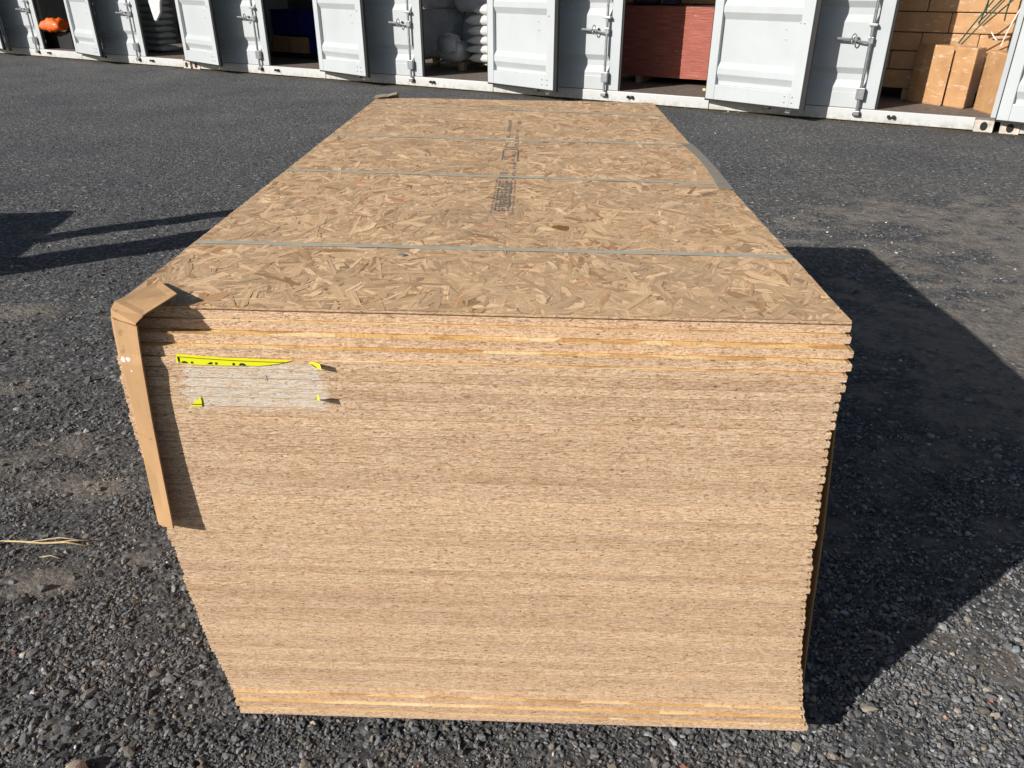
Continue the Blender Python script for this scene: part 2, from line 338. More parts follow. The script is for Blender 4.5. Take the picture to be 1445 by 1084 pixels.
DUST = [(-1.5, 1.05, 0.30, 0.12, 1.0), (-1.2, 0.87, 0.22, 0.08, 0.9), (-1.55, 0.78, 0.30, 0.12, 0.8), (-2.0, 1.5, 0.45, 0.14, 0.8), (-2.3, 2.2, 0.6, 0.22, 0.8), (-1.25, 0.36, 0.15, 0.10, 1.3),
        (-1.02, 0.50, 0.10, 0.05, 0.8), (-0.85, 0.18, 0.08, 0.05, 0.7), (-0.95, -0.06, 0.12, 0.04, 0.8), (1.16, 0.275, 0.13, 0.05, 1.7), (1.28, 0.20, 0.12, 0.06, 1.7), (1.12, 0.75, 0.30, 0.17, 1.0), (1.3, 1.12, 0.25, 0.10, 0.8),
        (2.2, 2.25, 0.55, 0.5, 1.5), (1.85, 1.5, 0.30, 0.30, 1.1), (2.9, 4.1, 1.0, 0.45, 0.9), (3.2, 3.2, 0.7, 0.4, 0.8), (0.95, 1.9, 0.25, 0.3, 0.6), (-2.9, 3.4, 0.8, 0.2, 0.6), (0.6, -0.1, 0.3, 0.05, 0.5)]
def dust(x, y):
    d = np.zeros_like(np.asarray(x, float))
    for cx, cy, rx, ry, a in DUST: d = d + a*np.exp(-(((x-cx)/rx)**2+((y-cy)/ry)**2))
    n = fbm(x*0.8+0.25*y, y*1.5, 6.5, 21, 5)
    return np.clip(sm(0.42, 0.95, (d+0.55*sm(0.7, 2.0, x)*(1-sm(3.5, 6.5, y)))*(0.15+1.25*n)+0.9*(n-0.46)), 0, 1)
def axis(lo, hi, step, far, grow=1.25):
    a = list(np.arange(lo, hi+1e-6, step)); s = step; v = hi
    while v < far: s *= grow; v += s; a.append(v)
    s = step; v = lo
    while v > -far: s *= grow; v -= s; a.insert(0, v)
    return np.array(a)
xs = axis(-3.2, 4.0, 0.03, 300); ys = axis(-0.6, 5.5, 0.03, 300)
X, Y = np.meshgrid(xs, ys); nx, ny = len(xs), len(ys)
Z = gz(X, Y)
me = bpy.data.meshes.new('ground')
V = np.stack([X.ravel(), Y.ravel(), Z.ravel()], 1)
ii = (np.arange(ny-1)[:, None]*nx + np.arange(nx-1)[None, :]).ravel()
Q = np.stack([ii, ii+1, ii+1+nx, ii+nx], 1)
def np_mesh(me, V, Q, k):
    me.vertices.add(len(V)); me.vertices.foreach_set('co', V.astype(np.float32).ravel())
    me.loops.add(Q.size); me.loops.foreach_set('vertex_index', Q.astype(np.int32).ravel())
    me.polygons.add(len(Q)); me.polygons.foreach_set('loop_start', np.arange(0, Q.size, k, dtype=np.int32))
    me.update(calc_edges=True); me.validate()
    me.polygons.foreach_set('use_smooth', [False]*len(me.polygons))
np_mesh(me, V, Q, 4)
a = me.attributes.new('dust', 'FLOAT', 'POINT'); a.data.foreach_set('value', dust(V[:,0], V[:,1]).astype(np.float32))
me.materials.append(MAT['ground']); me.polygons.foreach_set('use_smooth', [True]*len(me.polygons))
tag(link('ground', me), kind='structure')

# loose stones: one mesh of angular pebbles (stuff)
bm = bmesh.new(); bmesh.ops.create_icosphere(bm, subdivisions=1, radius=1)
ICO_V = np.array([v.co[:] for v in bm.verts]); ICO_F = np.array([[v.index for v in f.verts] for f in bm.faces]); bm.free()
def in_view(x, y, z=0.0, m=1.25):
    d = np.stack([x-M4.translation.x, y-M4.translation.y, np.full_like(x, z-M4.translation.z)], 1)
    w = d@np.array(F); u = d@np.array(R2)/w*1096.85/722.5; v = d@np.array(U2)/w*1096.85/542
    return (w > 0.1) & (np.abs(u) < m) & (np.abs(v) < m+0.1)
def scatter(n, ymax, smin, smed, smax, keep):
    x = rng.uniform(-5.5, 6.0, n); y = rng.uniform(-0.75, ymax, n)
    ok = in_view(x, y) & ~((np.abs(x) < 0.5) & (y > 0.12) & (y < 2.4))
    x, y = x[ok], y[ok]
    dist = np.hypot(x-0.08, y+1.17)
    ok = rng.random(len(x)) < keep(dist)*(1-0.80*np.clip(dust(x, y)*1.2, 0, 1))*(0.25+0.9*sm(0.30, 0.62, fbm(x, y, 7.0, 77, 3)))
    x, y = x[ok], y[ok]
    s = np.clip(smed*np.exp(rng.normal(0, 0.42, len(x))), smin, smax)
    return x, y, s
parts = [scatter(900000, 1.6, 0.0020, 0.0036, 0.010, lambda d: np.clip(1.0*(1.75/d)**3, 0, 1)),
         scatter(170000, 4.5, 0.0042, 0.0064, 0.014, lambda d: np.clip(0.8*(1.9/d)**2, 0, 1)),
         scatter(4500, 4.5, 0.009, 0.0118, 0.021, lambda d: np.clip(0.55*(2.0/d)**1.5, 0, 1)),
         scatter(60000, 9.0, 0.004, 0.006, 0.011, lambda d: np.where(d > 3, np.clip(0.35*(3/d), 0, 1), 0))]
px = np.concatenate([p[0] for p in parts]); py = np.concatenate([p[1] for p in parts]); ps = np.concatenate([p[2] for p in parts])
if len(px) > 130000:
    k = rng.permutation(len(px))[:130000]; px, py, ps = px[k], py[k], ps[k]
n = len(px); print('stones', n)
def rand_rot(n):
    q = rng.normal(size=(n, 4)); q /= np.linalg.norm(q, axis=1)[:, None]; w, x, y, z = q.T
    return np.stack([1-2*(y*y+z*z), 2*(x*y-w*z), 2*(x*z+w*y), 2*(x*y+w*z), 1-2*(x*x+z*z), 2*(y*z-w*x), 2*(x*z-w*y), 2*(y*z+w*x), 1-2*(x*x+y*y)], 1).reshape(n, 3, 3)
def stone_verts(px, py, ps):
    n = len(px)
    v = ICO_V[None]*rng.uniform(0.62, 1.18, (n, 12, 1))*np.stack([rng.uniform(0.8,1.5,n), rng.uniform(0.6,1.05,n), rng.uniform(0.4,0.85,n)], 1)[:, None]
    v = np.einsum('nij,nkj->nki', rand_rot(n), v); v[..., 2] *= 0.72
    v *= ps[:, None, None]; v[..., 0] += px[:, None]; v[..., 1] += py[:, None]; v[..., 2] += (gz(px, py)+ps*0.25)[:, None]
    return v
def stone_tone(n):
    b = np.exp(rng.normal(math.log(0.108), 0.36, n)); c = np.stack([b*1.0, b*1.0, b*1.02], 1)
    w = rng.random(n); c[w < 0.16] *= np.array([1.42, 1.22, 0.98]); c[w > 0.985] *= 2.3; c[(w > 0.16) & (w < 0.1612)] = np.array([0.22, 0.105, 0.07])
    return np.clip(c, 0.015, 0.5)
def stones_object(name, px, py, ps, tone):
    n = len(px); me = bpy.data.meshes.new(name)
    V = stone_verts(px, py, ps).reshape(-1, 3); Q = (np.arange(n)[:, None, None]*12 + ICO_F[None]).reshape(-1, 3)
    np_mesh(me, V, Q, 3)
    a = me.attributes.new('tone', 'FLOAT_COLOR', 'POINT'); a.data.foreach_set('color', np.repeat(np.concatenate([tone, np.ones((n, 1))], 1), 12, 0).astype(np.float32).ravel())
    me.materials.append(MAT['stone']); return link(name, me)
tag(stones_object('gravel', px, py, ps, stone_tone(n)*(1+0.55*np.clip(dust(px, py)+0.75*sm(0.3, 1.4, px), 0, 1))[:, None]), kind='stuff')

# ------------------------------------------------------------------ the strapped pack of boards
TILT = 0.0142
pack = empty('board_pack', (-GZ*math.sin(TILT), 0, 0), (0, TILT, 0))
tag(pack, 'large strapped bundle of tongue and groove strand boards lying on the gravel yard', 'board stack')
TH = 0.0181; HALF = 0.5985
prof = [(-HALF, 0.0006), (-HALF+0.0006, 0), (HALF-0.0085, 0), (HALF-0.0080, 0.0026), (HALF-0.0012, 0.0026), (HALF, 0.0040), (HALF, 0.0138), (HALF-0.0012, 0.0150),
        (HALF-0.0065, 0.0150), (HALF-0.0085, 0.0177), (-HALF+0.0006, 0.0177), (-HALF, 0.0170), (-HALF-0.0015, 0.0120), (-HALF+0.0008, 0.0085), (-HALF-0.0008, 0.0050)]
def board_mb():
    m = MB(); n_ = len(prof); z0_ = 0.0007
    m.v = [(x, 0.0, max(z_, z0_)) for x, z_ in prof]+[(x, 0.0013, z_) for x, z_ in prof]+[(x, 2.397, z_) for x, z_ in prof]
    m.f = [tuple(range(n_)), tuple(range(2*n_, 3*n_))[::-1]]+[(k*n_+(i+1) % n_, k*n_+i, (k+1)*n_+i, (k+1)*n_+(i+1) % n_) for k in (0, 1) for i in range(n_)]
    return m
bmesh_ = board_mb().mesh('board', MAT['board'])
zx = [-.915,-.856,-.797,-.737,-.66,-.48,-.398,-.32,-.245,-.1745,-.12,-.094,-.07,-.05,-.031,0]
xo = [.0905,.0715,.060,.047,.036,.0185,.011,.004,-.0015,-.004,-.002,.001,.004,.006,.006,.002]
zy = [-0.905,-0.888,-0.870,-0.852,-0.835,-0.30,-0.082,-0.064,-0.046,-0.028,0]
yo = [-0.051,-0.0495,-0.0435,-0.0375,-0.036,-0.0345,-0.034,-0.0275,-0.0135,0.004,0.004]
cover_t = 0.0045
z = GZ-cover_t-0.0012
for i in range(50):
    zb = z-TH; zc = zb+TH/2-GZ
    link('board' if i == 0 else 'board.%03d' % i, bmesh_, pack,
         (float(np.interp(zc, zx, xo))+random.gauss(0, 0.0016), float(np.interp(zc, zy, yo))+random.gauss(0, 0.00015), zb),
         (0, 0, random.gauss(0, 0.0001)))
    z = zb
ZBOT = z
# thin cover sheet with a body and real flakes on it
cv = MB()
nxs = 24
for j, yy in enumerate((0.0, 2.397)):
    pass
top = [(-HALF+2*HALF*k/nxs, GZ-0.0005) for k in range(nxs+1)]
bot = [(-HALF+2*HALF*k/nxs, GZ-cover_t+0.0006-0.0010*k/nxs+random.uniform(-0.0003, 0.0003)) for k in range(nxs+1)]
cv.extrude_y(bot+top[::-1], -0.0010, 2.397)
cover = cv.build('cover_sheet', MAT['board'], pack)
N = 21000
sx_ = rng.uniform(-HALF, HALF, N); sy_ = rng.uniform(-0.004, 2.397, N)
L_ = np.clip(np.exp(rng.normal(math.log(0.078), 0.42, N)), 0.02, 0.15); W_ = np.clip(np.exp(rng.normal(math.log(0.0118), 0.55, N)), 0.003, 0.036)
ang = np.where(rng.random(N) < 0.55, rng.normal(math.pi/2, 0.75, N), rng.uniform(0, math.pi, N))
lev = rng.permutation(N)/N
order = np.argsort(lev)
small = rng.random(N) < 0.22; L_[small] *= 0.5; W_[small] *= 0.4
# outline of a strand: ragged ends, 8 corners
ox = np.array([-1, -0.6, 0.1, 0.75, 1, 0.82, 0.0, -0.7]); oy = np.array([-0.35, -1, -1, -1, 0.25, 1, 1, 1])
vx = ox[None]*L_[:, None]/2 + rng.normal(0, 0.055, (N, 8))*L_[:, None]; vy = (oy[None] + rng.normal(0, 0.20, (N, 8)))*W_[:, None]/2
ca, sa = np.cos(ang)[:, None], np.sin(ang)[:, None]
wx = np.clip(sx_[:, None]+vx*ca-vy*sa, -HALF, HALF); wy = np.clip(sy_[:, None]+vx*sa+vy*ca, -0.0009, 2.3967)
tl = rng.normal(0, 0.004, (N, 2))
wz = GZ-0.0004 + lev[:, None]*0.0010 + np.clip(vx*tl[:, :1]*1.6+vy*6*tl[:, 1:], -0.0006, 0.0006)
V = np.stack([wx, wy, wz], 2).reshape(-1, 3); Q = np.arange(N*8).reshape(N, 8)
me = bpy.data.meshes.new('strand_layer'); np_mesh(me, V, Q, 8)
nf = len(me.polygons)
b = np.exp(rng.normal(0, 0.135, N)); tone = np.stack([0.585*b, 0.392*b, 0.225*b], 1)
w = rng.random(N)
tone[w < 0.10] *= np.array([1.36, 1.40, 1.46]); tone[(w > 0.13) & (w < 0.20)] *= np.array([0.74, 0.64, 0.56]); redd = (w > 0.20) & (w < 0.225) & (W_ < 0.02); tone[redd] *= np.array([0.80, 0.62, 0.54]); tone[w > 0.95] *= np.array([0.84, 0.85, 0.87])
tone[small] *= rng.uniform(0.75, 1.45, (int(small.sum()), 1))
tone = np.clip(tone*np.minimum(1, 0.84/tone.max(1))[:, None], 0.03, 0.85)
a = me.attributes.new('tone', 'FLOAT_COLOR', 'POINT'); a.data.foreach_set('color', np.repeat(np.concatenate([tone, np.ones((N, 1))], 1), 8, 0).astype(np.float32).ravel())
uv = me.uv_layers.new(name='grain')
lv = np.empty(len(me.loops), np.int32); me.loops.foreach_get('vertex_index', lv)
UV = np.stack([vx + rng.uniform(0, 50, (N, 1)), vy + rng.uniform(0, 50, (N, 1))], 2).reshape(-1, 2)[lv]
uv.data.foreach_set('uv', UV.astype(np.float32).ravel())
me.materials.append(MAT['strand'])
tag(link('strand_layer', me, cover), kind='stuff')
# faded ink stamp on the cover sheet, running lengthwise
ink = MB(); ZT = GZ+0.0014
def bar(x0, x1, y0, y1): ink.add([(x0,y0,ZT),(x1,y0,ZT),(x1,y1,ZT),(x0,y1,ZT)], [(0,1,2,3)])
rs = random.Random(4)
def glyph_row(x0, w, y0, y1, pitch, fill=0.75):                 # unreadable small characters
    y = y0
    while y < y1:
        if rs.random() < fill:
            k = rs.randint(0, 4); h = pitch*0.62; t_ = w*0.2
            bar(x0, x0+w, y, y+h*0.24)
            if k in (0, 2, 4): bar(x0, x0+t_, y+h*0.24, y+h)
            if k in (1, 2): bar(x0+w-t_, x0+w, y+h*0.24, y+h)
            if k in (0, 3): bar(x0+w*0.4, x0+w*0.6, y+h*0.24, y+h)
            if k > 2: bar(x0, x0+w, y+h*0.76, y+h)
        y += pitch
def stroke_letter(y0, h, x0, x1, k):
    t_ = 0.003; s_ = 0.0065
    bar(x0, x1, y0, y0+s_)
    if k in (0, 1, 3): bar(x0, x0+t_, y0+s_, y0+h)
    if k in (1, 2): bar(x1-t_, x1, y0+s_, y0+h)
    if k in (0, 2): bar((x0+x1)/2-t_/2, (x0+x1)/2+t_/2, y0+s_, y0+h)
    if k in (3, 1): bar(x0, x1, y0+h-s_, y0+h)
glyph_row(-0.0165, 0.0045, 0.60, 0.92, 0.0165, 0.95); glyph_row(0.0325, 0.0045, 0.595, 0.91, 0.0165, 0.92)
for k, y in enumerate(np.arange(0.61, 0.90, 0.033)): stroke_letter(y, 0.026, -0.008, 0.028, k % 4)
for x_ in (-0.0105, 0.0005, 0.0115, 0.0215): glyph_row(x_, 0.0055, 0.60, 0.905, 0.0115, 0.8)
for y in np.arange(0.93, 1.02, 0.03): bar(-0.010, 0.012, y, y+0.010)
glyph_row(0.024, 0.009, 0.92, 1.13, 0.022, 0.9)
bar(-0.012, -0.0085, 1.165, 1.31); bar(0.0335, 0.037, 1.15, 1.31); bar(-0.0085, 0.0335, 1.318, 1.328); bar(-0.0085, 0.0335, 1.345, 1.355)
glyph_row(0.018, 0.009, 1.16, 1.30, 0.024); glyph_row(-0.005, 0.014, 1.17, 1.22, 0.020)
glyph_row(0.022, 0.011, 1.37, 1.66, 0.026, 0.9); glyph_row(-0.010, 0.010, 1.37, 1.44, 0.024); glyph_row(-0.010, 0.012, 1.52, 1.88, 0.030, 0.9); glyph_row(0.024, 0.011, 1.76, 1.86, 0.022, 1.0)
tag(ink.build('ink_stamp', MAT['ink'], cover), kind='stuff')
# a small grey chip lying in the surface
bm = bmesh.new(); bmesh.ops.create_icosphere(bm, subdivisions=1, radius=0.009, matrix=Matrix.Diagonal((1.2, 0.9, 0.35, 1)))
chip = MB().bm(bm).build('knot', MAT['steel'], cover, loc=(-0.17, 0.275, GZ+0.001))
# straps
def strap(yl, yr, w=0.0155):
    pts = []
    zt = GZ+0.0022; xl0, xr0 = -HALF-0.001, HALF+0.002
    xb0, xb1 = -HALF+0.088-0.02, HALF+0.09
    P = [(xb1-0.01, yr, ZBOT-0.001), (xb1+0.002, yr, ZBOT+0.006)]
    P += [(xr0+0.001+(0.09-0.0)*0.0, yr, GZ-0.10), (xr0, yr, GZ-0.004), (xr0-0.006, yr, zt)]
    for k in range(1, 12):
        t_ = k/12; P.append((xr0*(1-t_)+xl0*t_, yr*(1-t_)+yl*t_, zt+0.0012*math.sin(k*2.1+yl*9)*0.5+0.0006))
    P += [(xl0+0.006, yl, zt), (xl0-0.0005, yl, GZ-0.004), (xl0-0.0015, yl, GZ-0.3), (xb0-0.004, yl, ZBOT+0.006), (xb0+0.01, yl, ZBOT-0.001)]
    m = MB(); t_ = 0.0009
    for k, (x, y, z_) in enumerate(P):
        a_ = Vector(P[max(k-1, 0)]); b_ = Vector(P[min(k+1, len(P)-1)]); d = (b_-a_).normalized(); nrm = d.cross(Vector((0, 1, 0))).normalized()
        q = Vector((x, y, z_))
        m.v += [tuple(q+Vector((0, -w/2, 0))), tuple(q+Vector((0, w/2, 0))), tuple(q+nrm*t_+Vector((0, w/2, 0))), tuple(q+nrm*t_+Vector((0, -w/2, 0)))]
    for k in range(len(P)-1):
        for j in range(4): m.f.append((4*k+j, 4*k+(j+1) % 4, 4*k+4+(j+1) % 4, 4*k+4+j))
    return m.build('strap', MAT['strap'], pack)
strap(0.329, 0.319); strap(0.979, 0.920); strap(1.504, 1.448); strap(2.183, 2.04)
for y in (0.32, 1.2, 2.08):
    g0 = -0.03
    MB().rbox(-0.50, 0.66, y-0.045, y+0.045, -0.012, ZBOT-0.0012, 0.004).build('bearer', MAT['timber'], pack)

# torn yellow sticker: pixel outline measured on the photo, here as metres on the end face
def face_pt(u, v, lift): return tuple(PACK_I @ on_y(240+u/5.78, 490+v/5.78, -0.0352-lift))
def plate(name, pts, mat, parent, lift=0.0008, th=0.0004):
    m = MB(); f_ = [face_pt(u, v, lift) for u, v in pts]; b_ = [(x, y+th, z_) for x, y, z_ in f_]; n_ = len(pts)
    m.add(f_+b_, [tuple(range(n_)), tuple(range(n_, 2*n_))[::-1]]+[(i, n_+i, n_+(i+1) % n_, (i+1) % n_) for i in range(n_)])
    return m.build(name, mat, parent)
lab = plate('torn_sticker', [(48,55),(48,122),(62,128),(75,120),(90,132),(180,140),(260,146),(350,148),(480,152),(610,151),(720,154),(800,147),(880,136),(940,124),(1000,108),(800,101),(500,88),(250,72)], MAT['yellow'], pack)
for q_ in ([(56,76),(56,79.5),(250,94.5),(500,110.5),(800,123.5),(930,126),(930,122.5),(800,120),(500,107),(250,91)], [(56,76),(66,118),(74,122),(72,86),(60,78)]):
    plate('sticker_border', q_, MAT['black'], lab, 0.0017, 0.0003)
cu = bpy.data.curves.new('tmp', 'FONT'); cu.body = '2h 4h 12'; cu.size = 1.0; cu.space_character = 1.12
to = bpy.data.objects.new('tmp', cu); COL.objects.link(to)
dg = bpy.context.evaluated_depsgraph_get(); tm = bpy.data.meshes.new_from_object(to.evaluated_get(dg)); bpy.data.objects.remove(to)
bm = bmesh.new(); bm.from_mesh(tm); xm = max(v.co.x for v in bm.verts); hm = max(v.co.y for v in bm.verts)
bmesh.ops.bisect_plane(bm, geom=bm.verts[:]+bm.edges[:]+bm.faces[:], plane_co=(0, hm*0.60, 0), plane_no=(0.018, 1, 0), clear_inner=True)
for v in bm.verts:
    u_ = 85+v.co.x/xm*535; v_ = 112+(u_-85)*0.036 + (hm-v.co.y)*150
    v.co = face_pt(u_, min(v_, 129+(u_-85)*0.044), 0.0019)
bm.to_mesh(tm); bm.free(); tm.name = 'lettering'; tm.materials.clear(); tm.materials.append(MAT['black']); tag(link('lettering', tm, lab), kind='stuff')
sc = plate('sticker_scrap', [(165,485),(260,485),(258,440),(244,405),(225,425)], MAT['yellow'], pack)
plate('sticker_border', [(172,470),(254,470),(256,465),(178,465)], MAT['black'], sc, 0.0017, 0.0003)
def flag(pts, out, name='sticker_scrap'):       # a loose scrap standing out from the face
    m = MB(); f_ = []
    for k, (u, v) in enumerate(pts): f_.append(face_pt(u, v, 0.0012+out[k]))
    n_ = len(f_); m.add(f_+[(x-0.0002, y, z_+0.0004) for x, y, z_ in f_], [tuple(range(n_)), tuple(range(n_, 2*n_))[::-1]]+[(i, n_+i, n_+(i+1) % n_, (i+1) % n_) for i in range(n_)])
    return m.build(name, MAT['yellow'], pack)
s2 = flag([(1140,118),(1222,140),(1232,178),(1205,176),(1140,140)], [0,0.012,0.013,0.004,0])
plate('sticker_border', [(1142,136),(1190,170),(1196,170),(1146,133)], MAT['black'], s2, 0.006, 0.0003)
flag([(1198,392),(1212,394),(1222,440),(1200,430)], [0.012,0.017,0.018,0])
plate('splinter', [(766,230),(774,232),(782,274),(776,276)], MAT['timber'], pack, 0.001)

# ------------------------------------------------------------------ cardboard edge protectors
def sheet(name, rows, th, mat, parent=None, smooth=True, **kw):    # rows: list of rows of points -> thickened sheet
    nr, nc = len(rows), len(rows[0]); G = [[Vector(p) for p in r] for r in rows]; fr = []; bk = []
    for i in range(nr):
        for j in range(nc):
            du = G[i][min(j+1, nc-1)]-G[i][max(j-1, 0)]; dv = G[min(i+1, nr-1)][j]-G[max(i-1, 0)][j]
            nn = du.cross(dv).normalized(); fr.append(tuple(G[i][j])); bk.append(tuple(G[i][j]+nn*th))
    n_ = nr*nc; f_ = []
    for i in range(nr-1):
        for j in range(nc-1):
            a_, b_, c_, d_ = i*nc+j, i*nc+j+1, (i+1)*nc+j+1, (i+1)*nc+j
            f_ += [(a_, b_, c_, d_), (n_+d_, n_+c_, n_+b_, n_+a_)]
    ring = [j for j in range(nc)]+[i*nc+nc-1 for i in range(1, nr)]+[(nr-1)*nc+j for j in range(nc-2, -1, -1)]+[i*nc for i in range(nr-2, 0, -1)]
    for k in range(len(ring)): a_, b_ = ring[k], ring[(k+1) % len(ring)]; f_.append((b_, a_, n_+a_, n_+b_))
    return MB().add(fr+bk, f_).build(name, mat, parent, smooth, **kw)
# measured outline of the hanging corner board (solid 3D: it stands 3 cm clear of the end face)
Lp = [(225,736),(214,688),(203,638),(188,572),(171,509),(163,470),(158.8,446)]
Rp = [(246,745),(238,704),(228.5,657),(215.5,590),(202.5,515),(198.5,490),(194.6,461)]
rows = []
rj = random.Random(2)
Lp = [tuple(np.array(Lp[i//2])*(1-(i%2)/2)+np.array(Lp[min(i//2+1, 6)])*(i%2)/2) for i in range(13)]
Rp = [tuple(np.array(Rp[i//2])*(1-(i%2)/2)+np.array(Rp[min(i//2+1, 6)])*(i%2)/2) for i in range(13)]
for k in range(13):
    yb = -0.063+0.019*(k/12)**0.9-(0.003 if k == 8 else 0); ya = -0.037+0.014*k/12
    a_ = on_y(*Lp[k], ya); b_ = on_y(*Rp[k], yb)
    c_ = a_ + Vector((-0.004, 0.016, 0)); d_ = a_ + Vector((0.000, 0.075, 0))
    j_ = rj.uniform(-0.0012, 0.0012)
    e_ = a_*0.84+b_*0.16 + Vector((0, -0.0055+j_, 0)); g_ = a_*0.4+b_*0.6+Vector((0, -0.002-j_, 0))
    rows.append([d_, c_, a_, e_, g_, b_])
corner = empty('edge_protector', rows[0][2][:])
ci = Matrix.Translation(-Vector(rows[0][2]))
tag(corner, 'crumpled brown cardboard corner strip hanging down the front left edge of the board stack', 'edge protector')
sheet('upright_strip', [[ci@p for p in r] for r in rows], 0.0028, MAT['cardpaint'], corner, False)
# folded flap over the top
z0 = GZ+0.012
fl = []
tl_ = [(159.6,451.0),(157.9,437),(163,426.5),(190,412),(225,398)]
tr_ = [(195.3,469),(192.6,456),(202.0,446.5),(222,434.5),(250.7,416)]
zl = [None, -0.004, 0.012, 0.013, 0.014]; zr = [None, -0.010, 0.012, 0.020, 0.026]
for k in range(5):
    if k == 0: a_, b_ = on_y(*tl_[0], -0.027), on_y(*tr_[0], -0.0415)
    elif k == 1: a_, b_ = on_y(*tl_[1], -0.021), on_y(*tr_[1], -0.035)
    else: a_, b_ = on_z(*tl_[k], GZ+zl[k]), on_z(*tr_[k], GZ+zr[k])
    if k != 3: fl.append([ci@(a_+Vector((0.002, 0.045, -0.012 if k < 2 else -0.05))), ci@a_, ci@b_])
sheet('top_flap', fl, 0.0022, MAT['card'], corner, False)
# right hand protector hanging behind the tongued edge
pr = empty('edge_protector', (0.62, 0.06, 0.05)); pi_ = Matrix.Translation(-Vector((0.62, 0.06, 0.05)))
tag(pr, 'narrow brown cardboard strip hanging down the shaded right side of the board stack', 'edge protector')
rr_ = []
for k in range(9):
    t_ = k/8; z_ = (GZ-0.036)*(1-t_)+0.115*t_
    xa = np.interp(z_-GZ, [-0.90,-0.72,-0.47,-0.31,-0.2,0], [0.684,0.667,0.649,0.634,0.623,0.6035])
    rr_.append([pi_@Vector((xa-0.004, 0.020, z_)), pi_@Vector((xa, 0.05, z_)), pi_@Vector((xa+0.010+0.006*t_, 0.115, z_))])
sheet('strip', rr_, 0.003, MAT['card'], pr)
# grey cardboard angle lying along the far right top edge, under two straps
pg = empty('edge_protector', (0.58, 1.2, GZ)); gi = Matrix.Translation(-Vector((0.58, 1.2, GZ)))
tag(pg, 'weathered grey cardboard angle lying on the right top edge under two straps', 'edge protector')
rg = []
for k in range(11):
    t_ = k/10; y = 0.865+t_*0.60
    w_ = 0.036-0.008*math.sin(t_*math.pi)
    zz = GZ-0.0142*0.6+0.0035+0.006*math.sin(t_*math.pi)
    rg.append([gi@Vector((0.601-w_*1.05, y, zz+0.001)), gi@Vector((0.6005, y, zz)), gi@Vector((0.606, y, zz-0.006)), gi@Vector((0.607, y, zz-0.055))])
sheet('angle', [r[::-1] for r in rg], 0.0022, MAT['protector_grey'], pg, False)
# far left corner: bent dark piece
pf = empty('edge_protector', (-0.58, 2.38, GZ)); fi = Matrix.Translation(-Vector((-0.58, 2.38, GZ)))
tag(pf, 'curled cardboard corner piece on the far left corner of the board stack', 'edge protector')
rf = []
for k in range(6):
    t_ = k/5; x = -0.606+0.095*t_; zz = GZ+0.0142*0.6+0.004+0.012*t_*(1 if k != 3 else 0.6)
    rf.append([fi@Vector((x, 2.345+0.03*t_, zz)), fi@Vector((x+0.002, 2.385, zz+0.008)), fi@Vector((x+0.004, 2.402, zz+0.004)), fi@Vector((x+0.004, 2.404, zz-0.06))])
sheet('fold', rf, 0.002, MAT['protector_grey'], pf, False)

# ------------------------------------------------------------------ storage containers
PER, SEAM, HT, SILL = 3.05, 1.20, 2.60, 0.137
def carea(name, u0): return empty(name, (CO.x+CD[0]*u0, CO.y+CD[1]*u0, 0), (0, 0, CTH))
DW, OW = 1.775, 1.19
def door_panel(w, sgn):            # sgn=+1: outer side faces the viewer (-y); -1: inner side does
    zb, zt = SILL+0.006, 2.42; T = 0.06
    fr = MB(); st = 0.13
    Yy = lambda y: y*sgn
    def bx(x0, x1, y0, y1, z0, z1): fr.rbox(x0, x1, min(Yy(y0), Yy(y1)), max(Yy(y0), Yy(y1)), z0, z1, 0.006)
    bx(0.0, st-0.02, 0, T, zb, zt); bx(w-st, w, 0, T, zb, zt); bx(st-0.02, w-st, 0.002, T-0.002, zb, zb+0.165); bx(st-0.02, w-st, 0.002, T-0.002, zt-0.15, zt)
    # corrugated skin: recesses on the outer side, ribs on the inner side
    pf = [(zb+0.165, 0.004), (0.35, 0.004)] ; z_ = 0.35
    while z_ < zt-0.5:
        pf += [(z_+0.075, 0.042), (z_+0.14, 0.042), (z_+0.205, 0.004), (z_+0.655, 0.004)]; z_ += 0.655
    pf = [p for p in pf if p[0] < zt-0.16]+[(zt-0.15, 0.004)]
    sk = MB(); x0, x1 = st-0.02, w-st; n_ = len(pf); vs = []
    for zz, yy in pf: vs += [(x0, Yy(yy), zz), (x1, Yy(yy), zz), (x1, Yy(yy+0.0025), zz), (x0, Yy(yy+0.0025), zz)]
    fs = []
    for k in range(n_-1):
        for j in range(4): fs.append((4*k+j, 4*k+(j+1) % 4, 4*k+4+(j+1) % 4, 4*k+4+j))
    sk.add(vs, fs+[(0, 1, 2, 3), (4*n_-4, 4*n_-3, 4*n_-2, 4*n_-1)])
    fr.add(sk.v, sk.f)
    return fr
def gasket(w, sgn, lip):
    m = MB(); zb, zt = SILL+0.006, 2.42
    m.box(w+0.001, w+lip, min(0.012*sgn, 0.05*sgn), max(0.012*sgn, 0.05*sgn), zb-0.018, zt)
    m.box(0.0, w+0.001, min(0.012*sgn, 0.05*sgn), max(0.012*sgn, 0.05*sgn), zb-0.018, zb-0.001)
    m.box(-0.012, -0.001, min(0.012*sgn, 0.05*sgn), max(0.012*sgn, 0.05*sgn), zb-0.018, zt)
    return m
